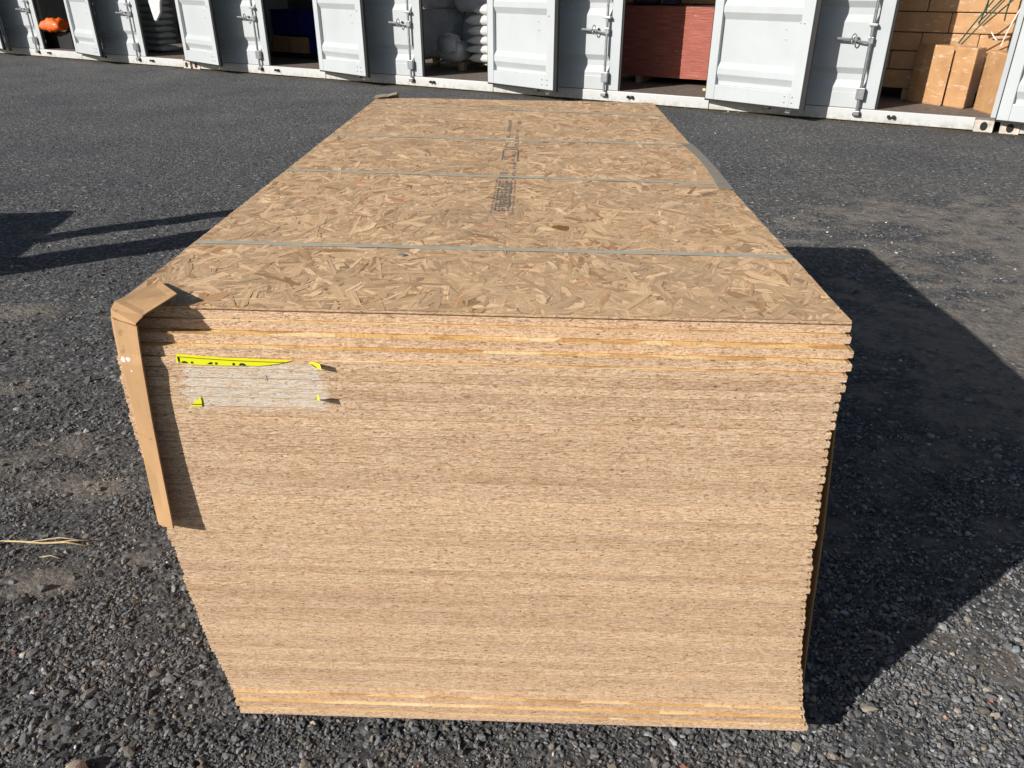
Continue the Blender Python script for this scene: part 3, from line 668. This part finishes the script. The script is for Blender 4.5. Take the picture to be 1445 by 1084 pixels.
def rod_mb(x, sgn):
    m = MB(); y = -0.045*sgn; m.tube([(x, y, 0.095), (x, y, 2.50)], 0.017, 10)
    for zz in (0.10, 2.49): m.rbox(x-0.03, x+0.03, min(y-0.022, y+0.022), max(y-0.022, y+0.022), zz-0.028, zz+0.022, 0.006)
    for zz in (0.30, 0.985, 1.7):                                     # rod guides
        m.rbox(x-0.042, x+0.042, min(-0.002*sgn, -0.066*sgn), max(-0.002*sgn, -0.066*sgn), zz-(0.06 if zz < 0.5 else 0.014), zz+(0.06 if zz < 0.5 else 0.014), 0.005)
    m.rbox(x-0.028, x+0.028, min(-0.008*sgn, -0.06*sgn), max(-0.008*sgn, -0.06*sgn), 0.80, 0.87, 0.006)
    return m
def handle_mb(x, sgn):
    m = MB(); y = -0.052*sgn
    m.tube([(x-0.02, y, 0.815), (x-0.10, y, 0.822), (x-0.17, y, 0.84), (x-0.22, y, 0.838)], 0.011, 8)
    m.tube([(x-0.20, y, 0.838), (x-0.34, y, 0.843)], 0.017, 8)
    ring = [(x-0.165+0.024*math.cos(a), y-0.012*sgn, 0.845+0.052*math.sin(a)) for a in np.linspace(0, 2*math.pi, 13)]
    m.tube(ring, 0.007, 6, False)
    m.rbox(x-0.20, x-0.135, min(0, -0.03*sgn), max(0, -0.03*sgn), 0.815, 0.865, 0.004)
    return m
closed_me = door_panel(DW, 1).mesh('door_panel', MAT['paint']); closed_g = gasket(DW, 1, 0.024).mesh('gasket', MAT['rubber'])
open_me = door_panel(OW, -1).mesh('door_panel', MAT['paint']); open_g = gasket(OW, -1, 0.048).mesh('gasket', MAT['rubber'])
rodc = rod_mb(DW-0.172, 1).mesh('lock_rod', MAT['zinc']); rodc2 = rod_mb(0.62, 1).mesh('lock_rod', MAT['zinc']); hanc = handle_mb(DW-0.172, 1).mesh('handle', MAT['zinc'])
rodo = rod_mb(OW-0.17, -1).mesh('lock_rod', MAT['zinc'])
bolts = MB()
for x, zz in ((OW-0.30, 0.83), (OW-0.31, 0.93), (OW-0.16, 1.0), (OW-0.09, 1.0), (OW-0.19, 0.26), (OW-0.19, 0.20), (OW-0.10, 0.26), (OW-0.10, 0.20), (OW-0.30, 1.62), (OW-0.31, 1.72)):
    bolts.rbox(x-0.007, x+0.007, -0.068 if x > OW-0.135 else (-0.066 if zz < 0.3 else -0.012), -0.058 if x > OW-0.135 else (-0.056 if zz < 0.3 else -0.004), zz-0.007, zz+0.007, 0.002)
boltm = bolts.mesh('bolt_heads', MAT['zinc'])
keep = MB()
for dx, a_ in ((-0.028, 0.012), (0.024, 0.015)): keep.rbox(dx-a_, dx+a_, -0.040, 0.002, -0.010, 0.016+a_*0.4, 0.005)
keep.rbox(-0.010, 0.010, -0.024, 0.0, -0.008, 0.006, 0.003)
keepm = keep.mesh('keeper', MAT['rubber'])
cast = MB(); cast.rbox(0.0, 0.178, -0.012, 0.162, 0.0, 0.118, 0.008); castm = cast.mesh('corner_casting', MAT['rust'])
hole = MB(); hole.prism([(0.089+0.032*math.cos(a)*1.1, 0.0+0.045*math.sin(a)) for a in np.linspace(0, 2*math.pi, 13)[:-1]], -0.002, 0.002); holem = hole.mesh('casting_hole', MAT['rubber'])
def container(first, last, label, open_bays):
    ua = PER*first+SEAM-PER+0.03; ub = PER*last+SEAM-0.03
    c = carea('storage_container', ua); tag(c, label, 'container', 'white storage containers in a row')
    Lc = ub-ua; D = 2.38
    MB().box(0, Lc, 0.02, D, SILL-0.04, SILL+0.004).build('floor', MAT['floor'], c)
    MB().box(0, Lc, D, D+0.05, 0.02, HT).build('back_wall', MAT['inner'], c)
    MB().box(0, Lc, -0.02, D+0.05, HT+0.001, HT+0.05).build('roof', MAT['paint'], c)
    for x0 in (0.0, Lc-0.05): MB().box(x0, x0+0.05, 0.06, D-0.001, SILL+0.005, HT).build('end_wall', MAT['paint'], c)
    MB().rbox(0.055, Lc-0.055, -0.01, 0.10, 2.44, HT-0.002, 0.006).build('top_rail', MAT['paint'], c)
    for x0 in (0.0, Lc-0.178):
        k = link('corner_casting', castm, c, (x0, 0, 0)); h = link('casting_hole', holem, k, (0, -0.013, 0.06), (R(90), 0, 0))
        k = link('corner_casting', castm, c, (x0, 0, HT-0.06)); link('casting_hole', holem, k, (0, -0.013, 0.06), (R(90), 0, 0))
    for i in range(first, last+1):
        s0 = PER*i+SEAM-PER+0.004-ua; s1 = PER*i+SEAM-0.004-ua
        s0 = max(s0, 0.18) if i == first else s0; s1 = min(s1, Lc-0.18) if i == last else s1
        MB().rbox(s0, s1, 0.0, 0.14, 0.012, SILL, 0.006).build('sill', MAT['sill'], c)
        xl = PER*i+SEAM-PER-ua+0.02
        if i > first: MB().box(xl-0.06, xl-0.012, 0.035, 0.13, SILL+0.005, 2.44).build('post', MAT['paint'], c)
        wc = DW if i > first else DW
        d = link('door', closed_me, c, (PER*i-DW-ua, 0.012, 0)); link('gasket', closed_g, d); link('lock_rod', rodc, d); link('lock_rod', rodc2, d); link('handle', hanc, d)
        # sloping jamb seen at the right of each opening
        if i in open_bays:
            d = link('door', open_me, c, (PER*i+SEAM-0.012-ua, -0.035, 0), (0, 0, -R(14.3))); link('gasket', open_g, d); link('lock_rod', rodo, d); tag(link('bolt_heads', boltm, d), kind='stuff')
        else:
            d = link('door', door_panel(OW-0.02, 1).mesh('door_panel', MAT['paint']), c, (PER*i+0.02-ua, 0.012, 0)); link('gasket', gasket(OW-0.02, 1, 0.01).mesh('gasket', MAT['rubber']), d)
        for uu in (0.185, -0.172, 0.62-DW): link('keeper', keepm, c, (PER*i+uu-ua, -0.002, 0.078))
    return c
container(-2, 1, 'white storage container at the left with an orange sack in one open bay', (-2, -1, 0, 1))
container(2, 5, 'white storage container in the middle holding blue boxes, sacks, red plywood and cartons', (2, 3, 4, 5))
container(6, 8, 'white storage container mostly cut off at the right edge of the view', (7,))

# ------------------------------------------------------------------ things inside the open bays
def cpt(u, v, z_=0.0): return (CO.x+CD[0]*u+CN[0]*v, CO.y+CD[1]*u+CN[1]*v, z_)
FL = SILL+0.0045
def cthing(name, u, v, z_, label, cat, group=None, rot=0.0): return tag(empty(name, cpt(u, v, z_), (0, 0, CTH+rot)), label, cat, group)
def cobj(mb, name, mat, u, v, z_, label, cat, group=None, smooth=False, rot=0.0):
    o = mb.build(name, mat, None, smooth, cpt(u, v, z_), (0, 0, CTH+rot)); return tag(o, label, cat, group)
def pillow(w, d, h, n=14, e=0.42, amp=0.05, seed=0):
    r = random.Random(seed); m = MB(); N_ = n; vs = []; fs = []
    ph = [r.uniform(0, 6) for _ in range(6)]
    def pt(i, j, top_):
        a = i/N_*2-1; b = j/N_*2-1
        prof_ = (max(0, (1-abs(a)**3.2))*max(0, (1-abs(b)**3.2)))**e
        pin = 1-0.06*(1-abs(a))*abs(b)**2; pin2 = 1-0.07*(1-abs(b))*abs(a)**2
        wv = 1+amp*2*math.sin(a*5+ph[0])*math.sin(b*4+ph[1])+amp*math.sin(a*11+ph[2]+b*7)
        zz = h/2*prof_*wv*(1 if top_ else -0.92)
        droop = -h*0.14*(abs(a)**4+abs(b)**4)*0.5
        return (a*w/2*pin2, b*d/2*pin, h/2+zz+droop)
    T_ = [[len(vs)+0 for _ in range(N_+1)] for _ in range(N_+1)]
    for top_ in (True, False):
        base = len(vs)
        for i in range(N_+1):
            for j in range(N_+1): vs.append(pt(i, j, top_))
        for i in range(N_):
            for j in range(N_):
                q = (base+i*(N_+1)+j, base+(i+1)*(N_+1)+j, base+(i+1)*(N_+1)+j+1, base+i*(N_+1)+j+1); fs.append(q if top_ else q[::-1])
    bm = bmesh.new(); bv = [bm.verts.new(v) for v in vs]
    for f in fs: bm.faces.new([bv[k] for k in f])
    bmesh.ops.remove_doubles(bm, verts=bm.verts[:], dist=1e-4)
    return MB().bm(bm)
def bulkbag(w, d, h, seed=0, bulge=0.10, taper=0.0, nz=12, na=28):
    r = random.Random(seed); vs = []; fs = []; ph = [r.uniform(0, 6) for _ in range(5)]
    for k in range(nz+1):
        t_ = k/nz
        for a in range(na):
            th = 2*math.pi*a/na; c_, s_ = math.cos(th), math.sin(th); ex = 0.45
            x = math.copysign(abs(c_)**ex, c_); y = math.copysign(abs(s_)**ex, s_)
            bl = (1-bulge)+bulge*math.sin(math.pi*min(1, t_*1.02))**0.6
            bl *= 1-taper*(1-t_)
            rn = 0.18 if (k in (0, nz)) else (0.05 if k in (1, nz-1) else 0)
            q = bl*(1-rn)+0.03*math.sin(3*th+ph[0]+t_*6)+0.028*math.sin(7*th+ph[1]-t_*11)+0.018*math.sin(13*th+ph[3]+t_*17)
            vs.append((x*w/2*q, y*d/2*q, h*t_+0.015*h*math.sin(2*th+ph[2])*t_))
    for k in range(nz):
        for a in range(na): fs.append((k*na+a, k*na+(a+1) % na, (k+1)*na+(a+1) % na, (k+1)*na+a))
    fs += [tuple(range(na))[::-1], tuple(nz*na+a for a in range(na))]
    return MB().add(vs, fs)
def pallet(u, v, w, d, label, rot=0.0, h=0.12):
    p = cthing('pallet', u, v, FL, label, 'pallet', None, rot)
    for k in range(5): MB().box(-w/2+k*(w-0.1)/4, -w/2+k*(w-0.1)/4+0.1, 0, d, h-0.02, h).build('deck_board', MAT['timber'], p)
    for y in (0.0, d/2-0.04, d-0.08):
        for x in (-w/2, -0.05, w/2-0.1): MB().box(x, x+0.1, y, y+0.08, 0.0, h-0.021).build('block', MAT['timber'], p)
    return p
# bay with wrapped cartons (right)
ORD = ['bottom', 'second', 'third', 'fourth', 'fifth', 'sixth', 'seventh', 'top']
rowsz = [(0.262, 0.205), (0.470, 0.20), (0.673, 0.195), (0.871, 0.213), (1.087, 0.205), (1.295, 0.205), (1.503, 0.205), (1.711, 0.2)]
pallet(15.45, -1.02, 1.7, 1.2, 'low timber pallet in shade under the wall of wrapped cartons')
cart = MB().rbox(-0.2895, 0.2895, 0.0, 0.50, 0, 1.0, 0.012); 
for r_, (z_, h_) in enumerate(rowsz):
    cm = MB().rbox(-0.2895, 0.2895, 0.0, 0.50, 0, h_-0.005, 0.012).mesh('carton', MAT['wrap'])
    offs = [14.90, 15.485, 16.07] if r_ % 2 else [14.59+0.01, 15.185, 15.77, 16.30]
    if r_ == 3: offs = [14.86, 15.444, 16.028]
    for j, u in enumerate(offs):
        w_ = {0: 'left end', len(offs)-1: 'right end'}.get(j, 'middle' if len(offs) == 3 else ('centre left' if j == 1 else 'centre right'))
        if u > 16.25: u = 16.2
        me_ = cm
        if u == 16.2: me_ = MB().rbox(-0.135, 0.16, 0.0, 0.50, 0, h_-0.005, 0.012).mesh('carton', MAT['wrap'])
        if len(offs) == 3 and j == 2: me_ = MB().rbox(-0.2895, 16.366-u, 0.0, 0.50, 0, h_-0.005, 0.012).mesh('carton', MAT['wrap'])
        o = link('carton', me_, None, cpt(u, -1.04-random.uniform(0, 0.025), z_), (0, 0, CTH))
        tag(o, 'film wrapped brown carton in the stacked wall, %s row at its %s' % (ORD[r_], w_), 'carton', 'wrapped cartons stacked as a wall')
def pack_prism(poly, h, label):
    n_ = len(poly); cx = sum(p[0] for p in poly)/n_; cy = sum(p[1] for p in poly)/n_; P = [Vector((u-cx, -(v-cy))) for u, v in poly]; Q_ = []
    for k in range(n_):                                             # soft corners
        a_, b_, c_ = P[k-1], P[k], P[(k+1) % n_]; d1 = (a_-b_).normalized()*0.014; d2 = (c_-b_).normalized()*0.014
        Q_ += [b_+d1, b_+(d1+d2)*0.30, b_+d2]
    m = MB(); r1 = [tuple(p) for p in Q_]; r0 = [tuple(p*0.95) for p in Q_]; nn = len(Q_)
    m.v = [(x, y, z_) for ring, z_ in ((r0, 0.0), (r1, 0.012), (r1, h-0.014), (r0, h)) for x, y in ring]
    m.f = [tuple(range(nn))[::-1], tuple(range(3*nn, 4*nn))]+[(q*nn+k, q*nn+(k+1) % nn, (q+1)*nn+(k+1) % nn, (q+1)*nn+k) for q in range(3) for k in range(nn)]
    o = m.build('carton', MAT['wrap'], None, False, cpt(cx, cy, FL), (0, 0, CTH)); tag(o, label, 'carton', 'tall wrapped packs standing at the container opening')
pack_prism([(15.47, -0.93), (15.564, -0.851), (15.862, -0.686), (15.84, -0.95)], 0.62, 'tall film wrapped brown pack at the left of three in front of the carton wall')
pack_prism([(15.872, -0.685), (16.089, -0.546), (16.17, -0.80), (15.93, -0.93)], 0.615, 'tall film wrapped brown pack in the middle of three, corner turned forward')
pack_prism([(16.182, -0.545), (16.394, -0.20), (16.60, -0.42), (16.36, -0.72)], 0.60, 'tall film wrapped brown pack at the right of three beside the open door')
# loose green strapping and a white cord over the packs
g = MB(); A = np.array
def spl(p0, p1, p2, n=10): return [tuple((1-t_)**2*A(p0)+2*t_*(1-t_)*A(p1)+t_*t_*A(p2)) for t_ in np.linspace(0, 1, n)]
def cl(p): return (p[0]-16.1, -p[1], p[2])
for k, (e0, e1) in enumerate([((15.88, -0.75, 0.79), (16.25, -0.35, 1.45)), ((15.91, -0.74, 0.78), (16.30, -0.35, 1.36)), ((16.03, -0.80, 0.98), (16.1, -0.4, 1.5)), ((16.07, -0.8, 0.97), (16.35, -0.33, 1.30)), ((16.02, -0.8, 1.0), (16.30, -0.36, 1.40)), ((16.26, -0.6, 1.03), (16.30, -0.34, 1.42))]):
    mid = ((e0[0]+e1[0])/2-0.03+0.02*k % 0.05, (e0[1]+e1[1])/2+0.03, (e0[2]+e1[2])/2-0.02)
    g.tube(spl(cl(e0), cl(mid), cl(e1)), 0.008, 5)
o = cobj(g, 'loose_strapping', MAT['green'], 16.1, 0, 0, 'tangle of dark green strapping hanging above the tall wrapped packs', 'strapping')
g = MB(); g.tube(spl(cl((16.29, -0.36, 0.80)), cl((16.31, -0.36, 0.95)), cl((16.37, -0.28, 1.15))), 0.006, 5); g.tube(spl(cl((16.17, -0.55, 0.92)), cl((16.2, -0.45, 0.88)), cl((16.24, -0.42, 0.85))), 0.006, 5)
cobj(g, 'white_cord', MAT['whitecord'], 16.1, 0, 0, 'short white cord hanging beside the tall wrapped packs', 'cord')
# bay with red plywood
rp = cthing('plywood_stack', 12.5, -0.95, FL, 'stack of red edged plywood sheets on timber bearers inside the open bay', 'plywood stack')
ply = MB(); z_ = 0.085; k = 0
while z_ < 0.935:
    y_ = random.uniform(0, 0.006); x_ = random.uniform(-0.006, 0.006)
    ply.box(-0.95+x_, 0.84+x_, y_, 1.25, z_, z_+0.0172); z_ += 0.018
tag(ply.build('sheets', MAT['ply'], rp), kind='stuff')
MB().box(-0.952, 0.842, -0.002, 1.25, z_, z_+0.006).build('top_sheet', MAT['plyface'], rp)
for x in (-0.45, 0.62): MB().box(x, x+0.07, 0.03, 1.2, 0.0, 0.084).build('bearer', MAT['timber'], rp)
cobj(bulkbag(0.34, 0.3, 0.12, 3), 'dark_bundle', MAT['tarp'], 12.05, -1.2, FL+z_+0.007, 'dark bundle lying on top of the red plywood stack', 'bundle', None, True)
cobj(bulkbag(0.2, 0.25, 0.08, 4), 'dark_bundle', MAT['navy'], 12.42, -1.15, FL+z_+0.007, 'small dark bundle on the red plywood, right of the larger one', 'bundle', None, True)
cobj(MB().rbox(-0.75, 0.75, 0.0, 0.5, 0, 0.5, 0.02), 'carton', MAT['card'], 12.3, -1.55, FL+z_+0.008, 'brown cartons at the back on top of the red plywood', 'carton')
cobj(MB().prism([(0, 0), (0.14, -0.02), (0.16, 0.07), (0.03, 0.05)], 0, 0.025), 'yellow_block', MAT['yellowply'], 13.12, -0.60, FL, 'pale yellow offcut on the container floor beside the red plywood', 'offcut', None, False)
cobj(MB().rbox(-0.05, 0.05, 0, 0.06, 0, 0.05, 0.01), 'yellow_block', MAT['yellowply'], 13.30, -1.0, FL+z_+0.008, 'pale yellow block on the top right corner of the red plywood', 'offcut', None, False)
# bay with white bags
pallet(9.2, -0.95, 1.9, 1.25, 'timber pallet under the white bags in the open container bay')
cobj(bulkbag(0.78, 0.6, 0.70, 1, 0.10, 0.18), 'bulk_bag', MAT['bigbag'], 8.50, -1.45, FL+0.121, 'large slumped white bulk bag at the left of the sack bay', 'bag', None, True)
cobj(bulkbag(0.66, 0.5, 0.68, 2, 0.10), 'bulk_bag', MAT['bigbag'], 9.16, -1.75, FL+0.121, 'white bulk bag standing at the back behind the folded small bag', 'bag', None, True)
cobj(bulkbag(0.66, 0.55, 0.68, 5, 0.10), 'bulk_bag', MAT['bigbag'], 9.84, -1.75, FL+0.121, 'white bulk bag at the back behind the column of sacks', 'bag', None, True)
for k, (u, lb) in enumerate(((8.62, 'white bulk bag lying on top at the left of the sack bay'), (9.27, 'white bulk bag lying on top in the middle of the sack bay'), (9.93, 'white bulk bag lying on top at the right of the sack bay'))):
    cobj(bulkbag(0.66, 0.6, 0.55, 20+k, 0.06), 'bulk_bag', MAT['bigbag'], u-(0.28 if k == 0 else 0.02), -1.45-(0.35 if k == 0 else 0), FL+0.80, lb, 'bag', None, True)
sb = cthing('small_bag', 9.06, -1.0, FL+0.121, 'small white bag with its neck folded over, standing before the bulk bags', 'bag')
bulkbag(0.46, 0.40, 0.30, 6, 0.30).build('body', MAT['sack'], sb, True, (0, 0, 0))
sheet('folded_neck', [[(-0.17, -0.12, 0.36), (0.0, -0.16, 0.40), (0.15, -0.12, 0.36)], [(-0.19, -0.20, 0.30), (0.0, -0.235, 0.31), (0.16, -0.20, 0.31)], [(-0.14, -0.235, 0.16), (0.02, -0.255, 0.13), (0.17, -0.225, 0.17)]], 0.012, MAT['sack'], sb)
sheet('neck', [[(-0.20, -0.05, 0.24), (0.0, -0.12, 0.26), (0.18, -0.05, 0.24)], [(-0.17, -0.11, 0.38), (0.0, -0.15, 0.42), (0.15, -0.11, 0.38)]], 0.03, MAT['sack'], sb)
zz = FL+0.121
names = ['bottom', 'second', 'third', 'fourth', 'fifth', 'topmost']
for k in range(6):
    h_ = [0.135, 0.13, 0.135, 0.15, 0.155, 0.15][k]
    lb = 'white printed sack, %s of the sack column beside the open door' % (names[k] if k in (0, 5) else names[k]+' from the bottom')
    cobj(pillow(0.78, 0.50, h_*1.12, 14, 0.42, 0.05, k), 'sack', MAT['sack'], 9.73+random.uniform(-0.03, 0.03)+(0.10 if k > 4 else 0), -1.12, zz, lb, 'sack', 'white sacks stacked in a column', True)
    zz += h_*0.92
# bay with blue boxes
bb = FL
cobj(MB().rbox(-0.7, 0.7, 0, 0.8, 0, 0.08, 0.005), 'dark_board', MAT['blackbox'], 5.6, -1.15, FL, 'black board on the floor under the blue boxes', 'board')
cobj(MB().rbox(-0.21, 0.21, 0, 0.4, 0, 0.26, 0.006), 'carton', MAT['card'], 5.66, -1.18, FL+0.081, 'small brown carton beneath the blue boxes, beside the blue crate', 'carton')
cobj(MB().rbox(-0.2, 0.2, 0, 0.4, 0, 0.26, 0.006), 'carton', MAT['card'], 5.2, -1.22, FL+0.081, 'brown carton in deep shade, left of the other under the blue boxes', 'carton')
def crate(u, v, z_, w, d, h, label):
    t_ = cthing('blue_crate', u, v, z_, label, 'crate')
    MB().rbox(-w/2, w/2, 0, d, 0, h-0.03, 0.012).build('body', MAT['blue'], t_); MB().rbox(-w/2-0.012, w/2+0.012, -0.012, d+0.012, h-0.03, h, 0.006).build('rim', MAT['blue'], t_)
crate(6.0, -1.2, FL+0.081, 0.22, 0.4, 0.275, 'small blue crate standing at the right beneath the big blue boxes')
crate(5.33, -1.2, FL+0.365, 0.56, 0.5, 0.40, 'big blue plastic box at the left of the pair in the dark bay')
crate(5.91, -1.2, FL+0.365, 0.50, 0.5, 0.40, 'big blue plastic box at the right of the pair in the dark bay')
# bay with grey sacks and netting
zz = FL
for k in range(8):
    cobj(pillow(0.95, 0.45, 0.135, 14, 0.42, 0.05, 40+k), 'sack', MAT['graysack'], 2.28+random.uniform(-0.03, 0.03), -0.80, zz, 'grey sack in the shaded column behind the closed door, %s' % (['lowest', 'second up', 'third up', 'fourth up', 'fifth up', 'sixth up', 'seventh up', 'topmost'][k]), 'sack', 'grey sacks stacked in a column', True); zz += 0.112
cobj(bulkbag(0.85, 0.6, 0.85, 8, 0.3), 'netting_heap', MAT['tarp'], 3.05, -1.35, FL, 'tall dark brown heap of netting in the open bay', 'netting', None, True)
hb = MB(); pts = [(-0.16, 0.36), (-0.17, 0.30), (-0.11, 0.02), (-0.07, 0.0), (0.0, 0.06), (0.08, 0.14), (0.12, 0.30), (0.17, 0.36)]
hb.extrude_y([(x, z_) for x, z_ in pts], -0.02, 0.02)
cobj(hb, 'hanging_bag', MAT['sack'], 3.36, -0.20, 0.72, 'white bag hanging at the edge of the bay of grey sacks', 'bag')
# bay with the orange sack
cobj(MB().rbox(-0.45, 0.42, 0, 0.5, 0, 0.30, 0.01), 'shade_black_crate', MAT['blackbox'], 0.16, -0.26, FL, 'crate coloured black for deep shade, under the orange sack in the leftmost open bay', 'crate')  # black colour paints in the shade below the sack
cobj(pillow(0.52, 0.34, 0.24, 14, 0.45, 0.09, 60), 'sack', MAT['orange'], 0.20, -0.22, FL+0.305, 'bright orange plastic sack lying on the crate', 'sack', None, True, 0.2)
cobj(pillow(0.34, 0.32, 0.16, 12, 0.45, 0.09, 61), 'sack', MAT['maroon'], 0.46, -0.55, FL+0.305, 'dark red sack half hidden behind the orange sack', 'sack', None, True)
cobj(bulkbag(0.9, 0.6, 1.3, 9, 0.2), 'dark_bag', MAT['navy'], 0.2, -1.4, FL, 'dark blue bag filling the back of the leftmost open bay', 'bag', None, True)
sr = MB(); sr.add([(0, 0, 0), (0.15, 0.01, 0.0), (0.10, -0.015, -0.035), (0.03, -0.012, -0.03)], [(0, 1, 2, 3)]); sr.add([(x, y+0.004, z_) for x, y, z_ in sr.v], [(3, 2, 1, 0)])
cobj(sr, 'paper_scrap', MAT['whitecord'], 0.36, -0.245, FL+0.345, 'pale torn paper scrap hanging from the crate edge by the orange sack', 'paper')

# ------------------------------------------------------------------ small things on the ground
st = MB(); rs = random.Random(3)
base = on_ground(64, 770) + Vector((0, 0, 0.004))
st.tube([(-0.135, 0.012, 0.0), (-0.07, 0.004, 0.006), (0.0, -0.004, 0.008), (0.06, 0.002, 0.008), (0.13, -0.006, 0.002)], [0.002, 0.003, 0.0034, 0.003, 0.0012], 6)
st.tube([(-0.05, 0.0, 0.008), (0.04, 0.012, 0.016), (0.125, 0.006, 0.010)], [0.0008, 0.002, 0.001], 5)
st.tube([(0.01, -0.004, 0.008), (0.08, 0.003, 0.014), (0.14, 0.014, 0.008)], [0.0008, 0.0018, 0.0008], 5)
o = st.build('straw_stalk', MAT['straw'], None, True, base); tag(o, 'dry yellow straw stalk lying on the gravel at the left edge', 'straw')
s2_ = MB().tube([(-0.03, 0, 0), (0.0, 0.004, 0.004), (0.03, -0.004, 0)], [0.001, 0.002, 0.001], 5).build('straw_stalk', MAT['straw'], None, True, on_ground(72, 790) + Vector((0, 0, 0.008))); tag(s2_, 'short bit of dry straw just below the long stalk', 'straw')
def rock(px_, py_, r, tone, label, flat=0.6, seed=0):
    q = on_ground(px_, py_); gg = q.z; rr = random.Random(seed)
    bm = bmesh.new(); bmesh.ops.create_icosphere(bm, subdivisions=3, radius=1)
    pl = [(Vector((rr.gauss(0, 1), rr.gauss(0, 1), rr.gauss(0, 1))).normalized(), rr.uniform(0.55, 0.9)) for _ in range(16)]
    for v in bm.verts:
        s_ = min([1.0]+[h/max(1e-3, v.co.dot(n_)) for n_, h in pl if v.co.dot(n_) > 0.05])
        v.co *= s_; v.co += Vector((rr.gauss(0, 1), rr.gauss(0, 1), rr.gauss(0, 1)))*0.012
        v.co = Vector((v.co.x*1.15, v.co.y*0.95, v.co.z*flat))
    bmesh.ops.scale(bm, vec=(r, r, r), verts=bm.verts[:])
    o = MB().bm(bm).build('stone', MAT['stone'], None, False, (q.x, q.y, gg+r*flat*0.35), (0, 0, rr.uniform(0, 6)))
    a_ = o.data.attributes.new('tone', 'FLOAT_COLOR', 'POINT'); a_.data.foreach_set('color', list((*tone, 1.0))*len(o.data.vertices))
    tag(o, label, 'stone', 'larger stones lying loose on the gravel')
rock(108, 1101, 0.034, (0.36, 0.29, 0.23), 'pale pinkish broken rock at the bottom left edge of the view', 0.7, 1)
rock(131, 996, 0.014, (0.13, 0.135, 0.14), 'smooth grey stone with a split top, left foreground, above the pale rock', 0.8, 2)
rock(141, 1060, 0.013, (0.17, 0.17, 0.165), 'rounded grey stone just right of the pale pinkish rock', 0.9, 3)
rock(62, 832, 0.015, (0.10, 0.11, 0.12), 'dark upright stone casting a shadow on the dusty patch at left', 1.0, 4)
rock(97, 1032, 0.014, (0.09, 0.095, 0.10), 'dark pointed stone between the split stone and the left edge', 0.9, 5)
rock(183, 925, 0.018, (0.085, 0.09, 0.10), 'flat dark slate like stone left of the stack corner', 0.35, 6)
rock(230, 803, 0.011, (0.10, 0.10, 0.105), 'dark round stone close to the left side of the board stack', 0.9, 7)
rock(1126, 1056, 0.016, (0.24, 0.22, 0.18), 'pale beige stone below the right front corner of the stack', 0.6, 8)
rock(1198, 1064, 0.012, (0.19, 0.19, 0.19), 'light grey angular stone right of the pale beige one', 0.6, 9)
rock(1431, 917, 0.014, (0.22, 0.25, 0.27), 'bluish pale stone near the right edge of the view', 0.7, 10)
rock(1399, 990, 0.007, (0.40, 0.14, 0.09), 'small brick red crumb among the gravel at lower right', 0.8, 11)
rock(1333, 1013, 0.008, (0.36, 0.20, 0.14), 'small orange brown crumb left of the brick red one', 0.7, 12)
rock(1257, 917, 0.011, (0.12, 0.12, 0.125), 'grey stone at the lower edge of the stack shadow', 0.7, 13)

# ------------------------------------------------------------------ unseen stand-in added left of the view to cast the shadows there
sg = empty('shadow_caster', (-4.42, 2.2, 0), (0, 0, R(13))); tag(sg, 'unseen stand-in with two tall posts, added to cast shadows left of the board stack', 'shadow caster')
MB().rbox(-1.5, 0.05, -0.78, 0.78, 0.10, 1.0, 0.01).build('caster_body', MAT['steel'], sg)
MB().rbox(0.06, 0.20, 0.045, 0.185, 0.0, 2.3, 0.006).build('post', MAT['steel'], sg); MB().rbox(0.06, 0.24, -0.535, -0.275, 0.0, 2.3, 0.006).build('post', MAT['steel'], sg)
for y in (-0.7, 0.6):
    for x in (-1.5, -0.3): MB().box(x, x+0.1, y, y+0.1, 0.0, 0.099).build('foot', MAT['steel'], sg)
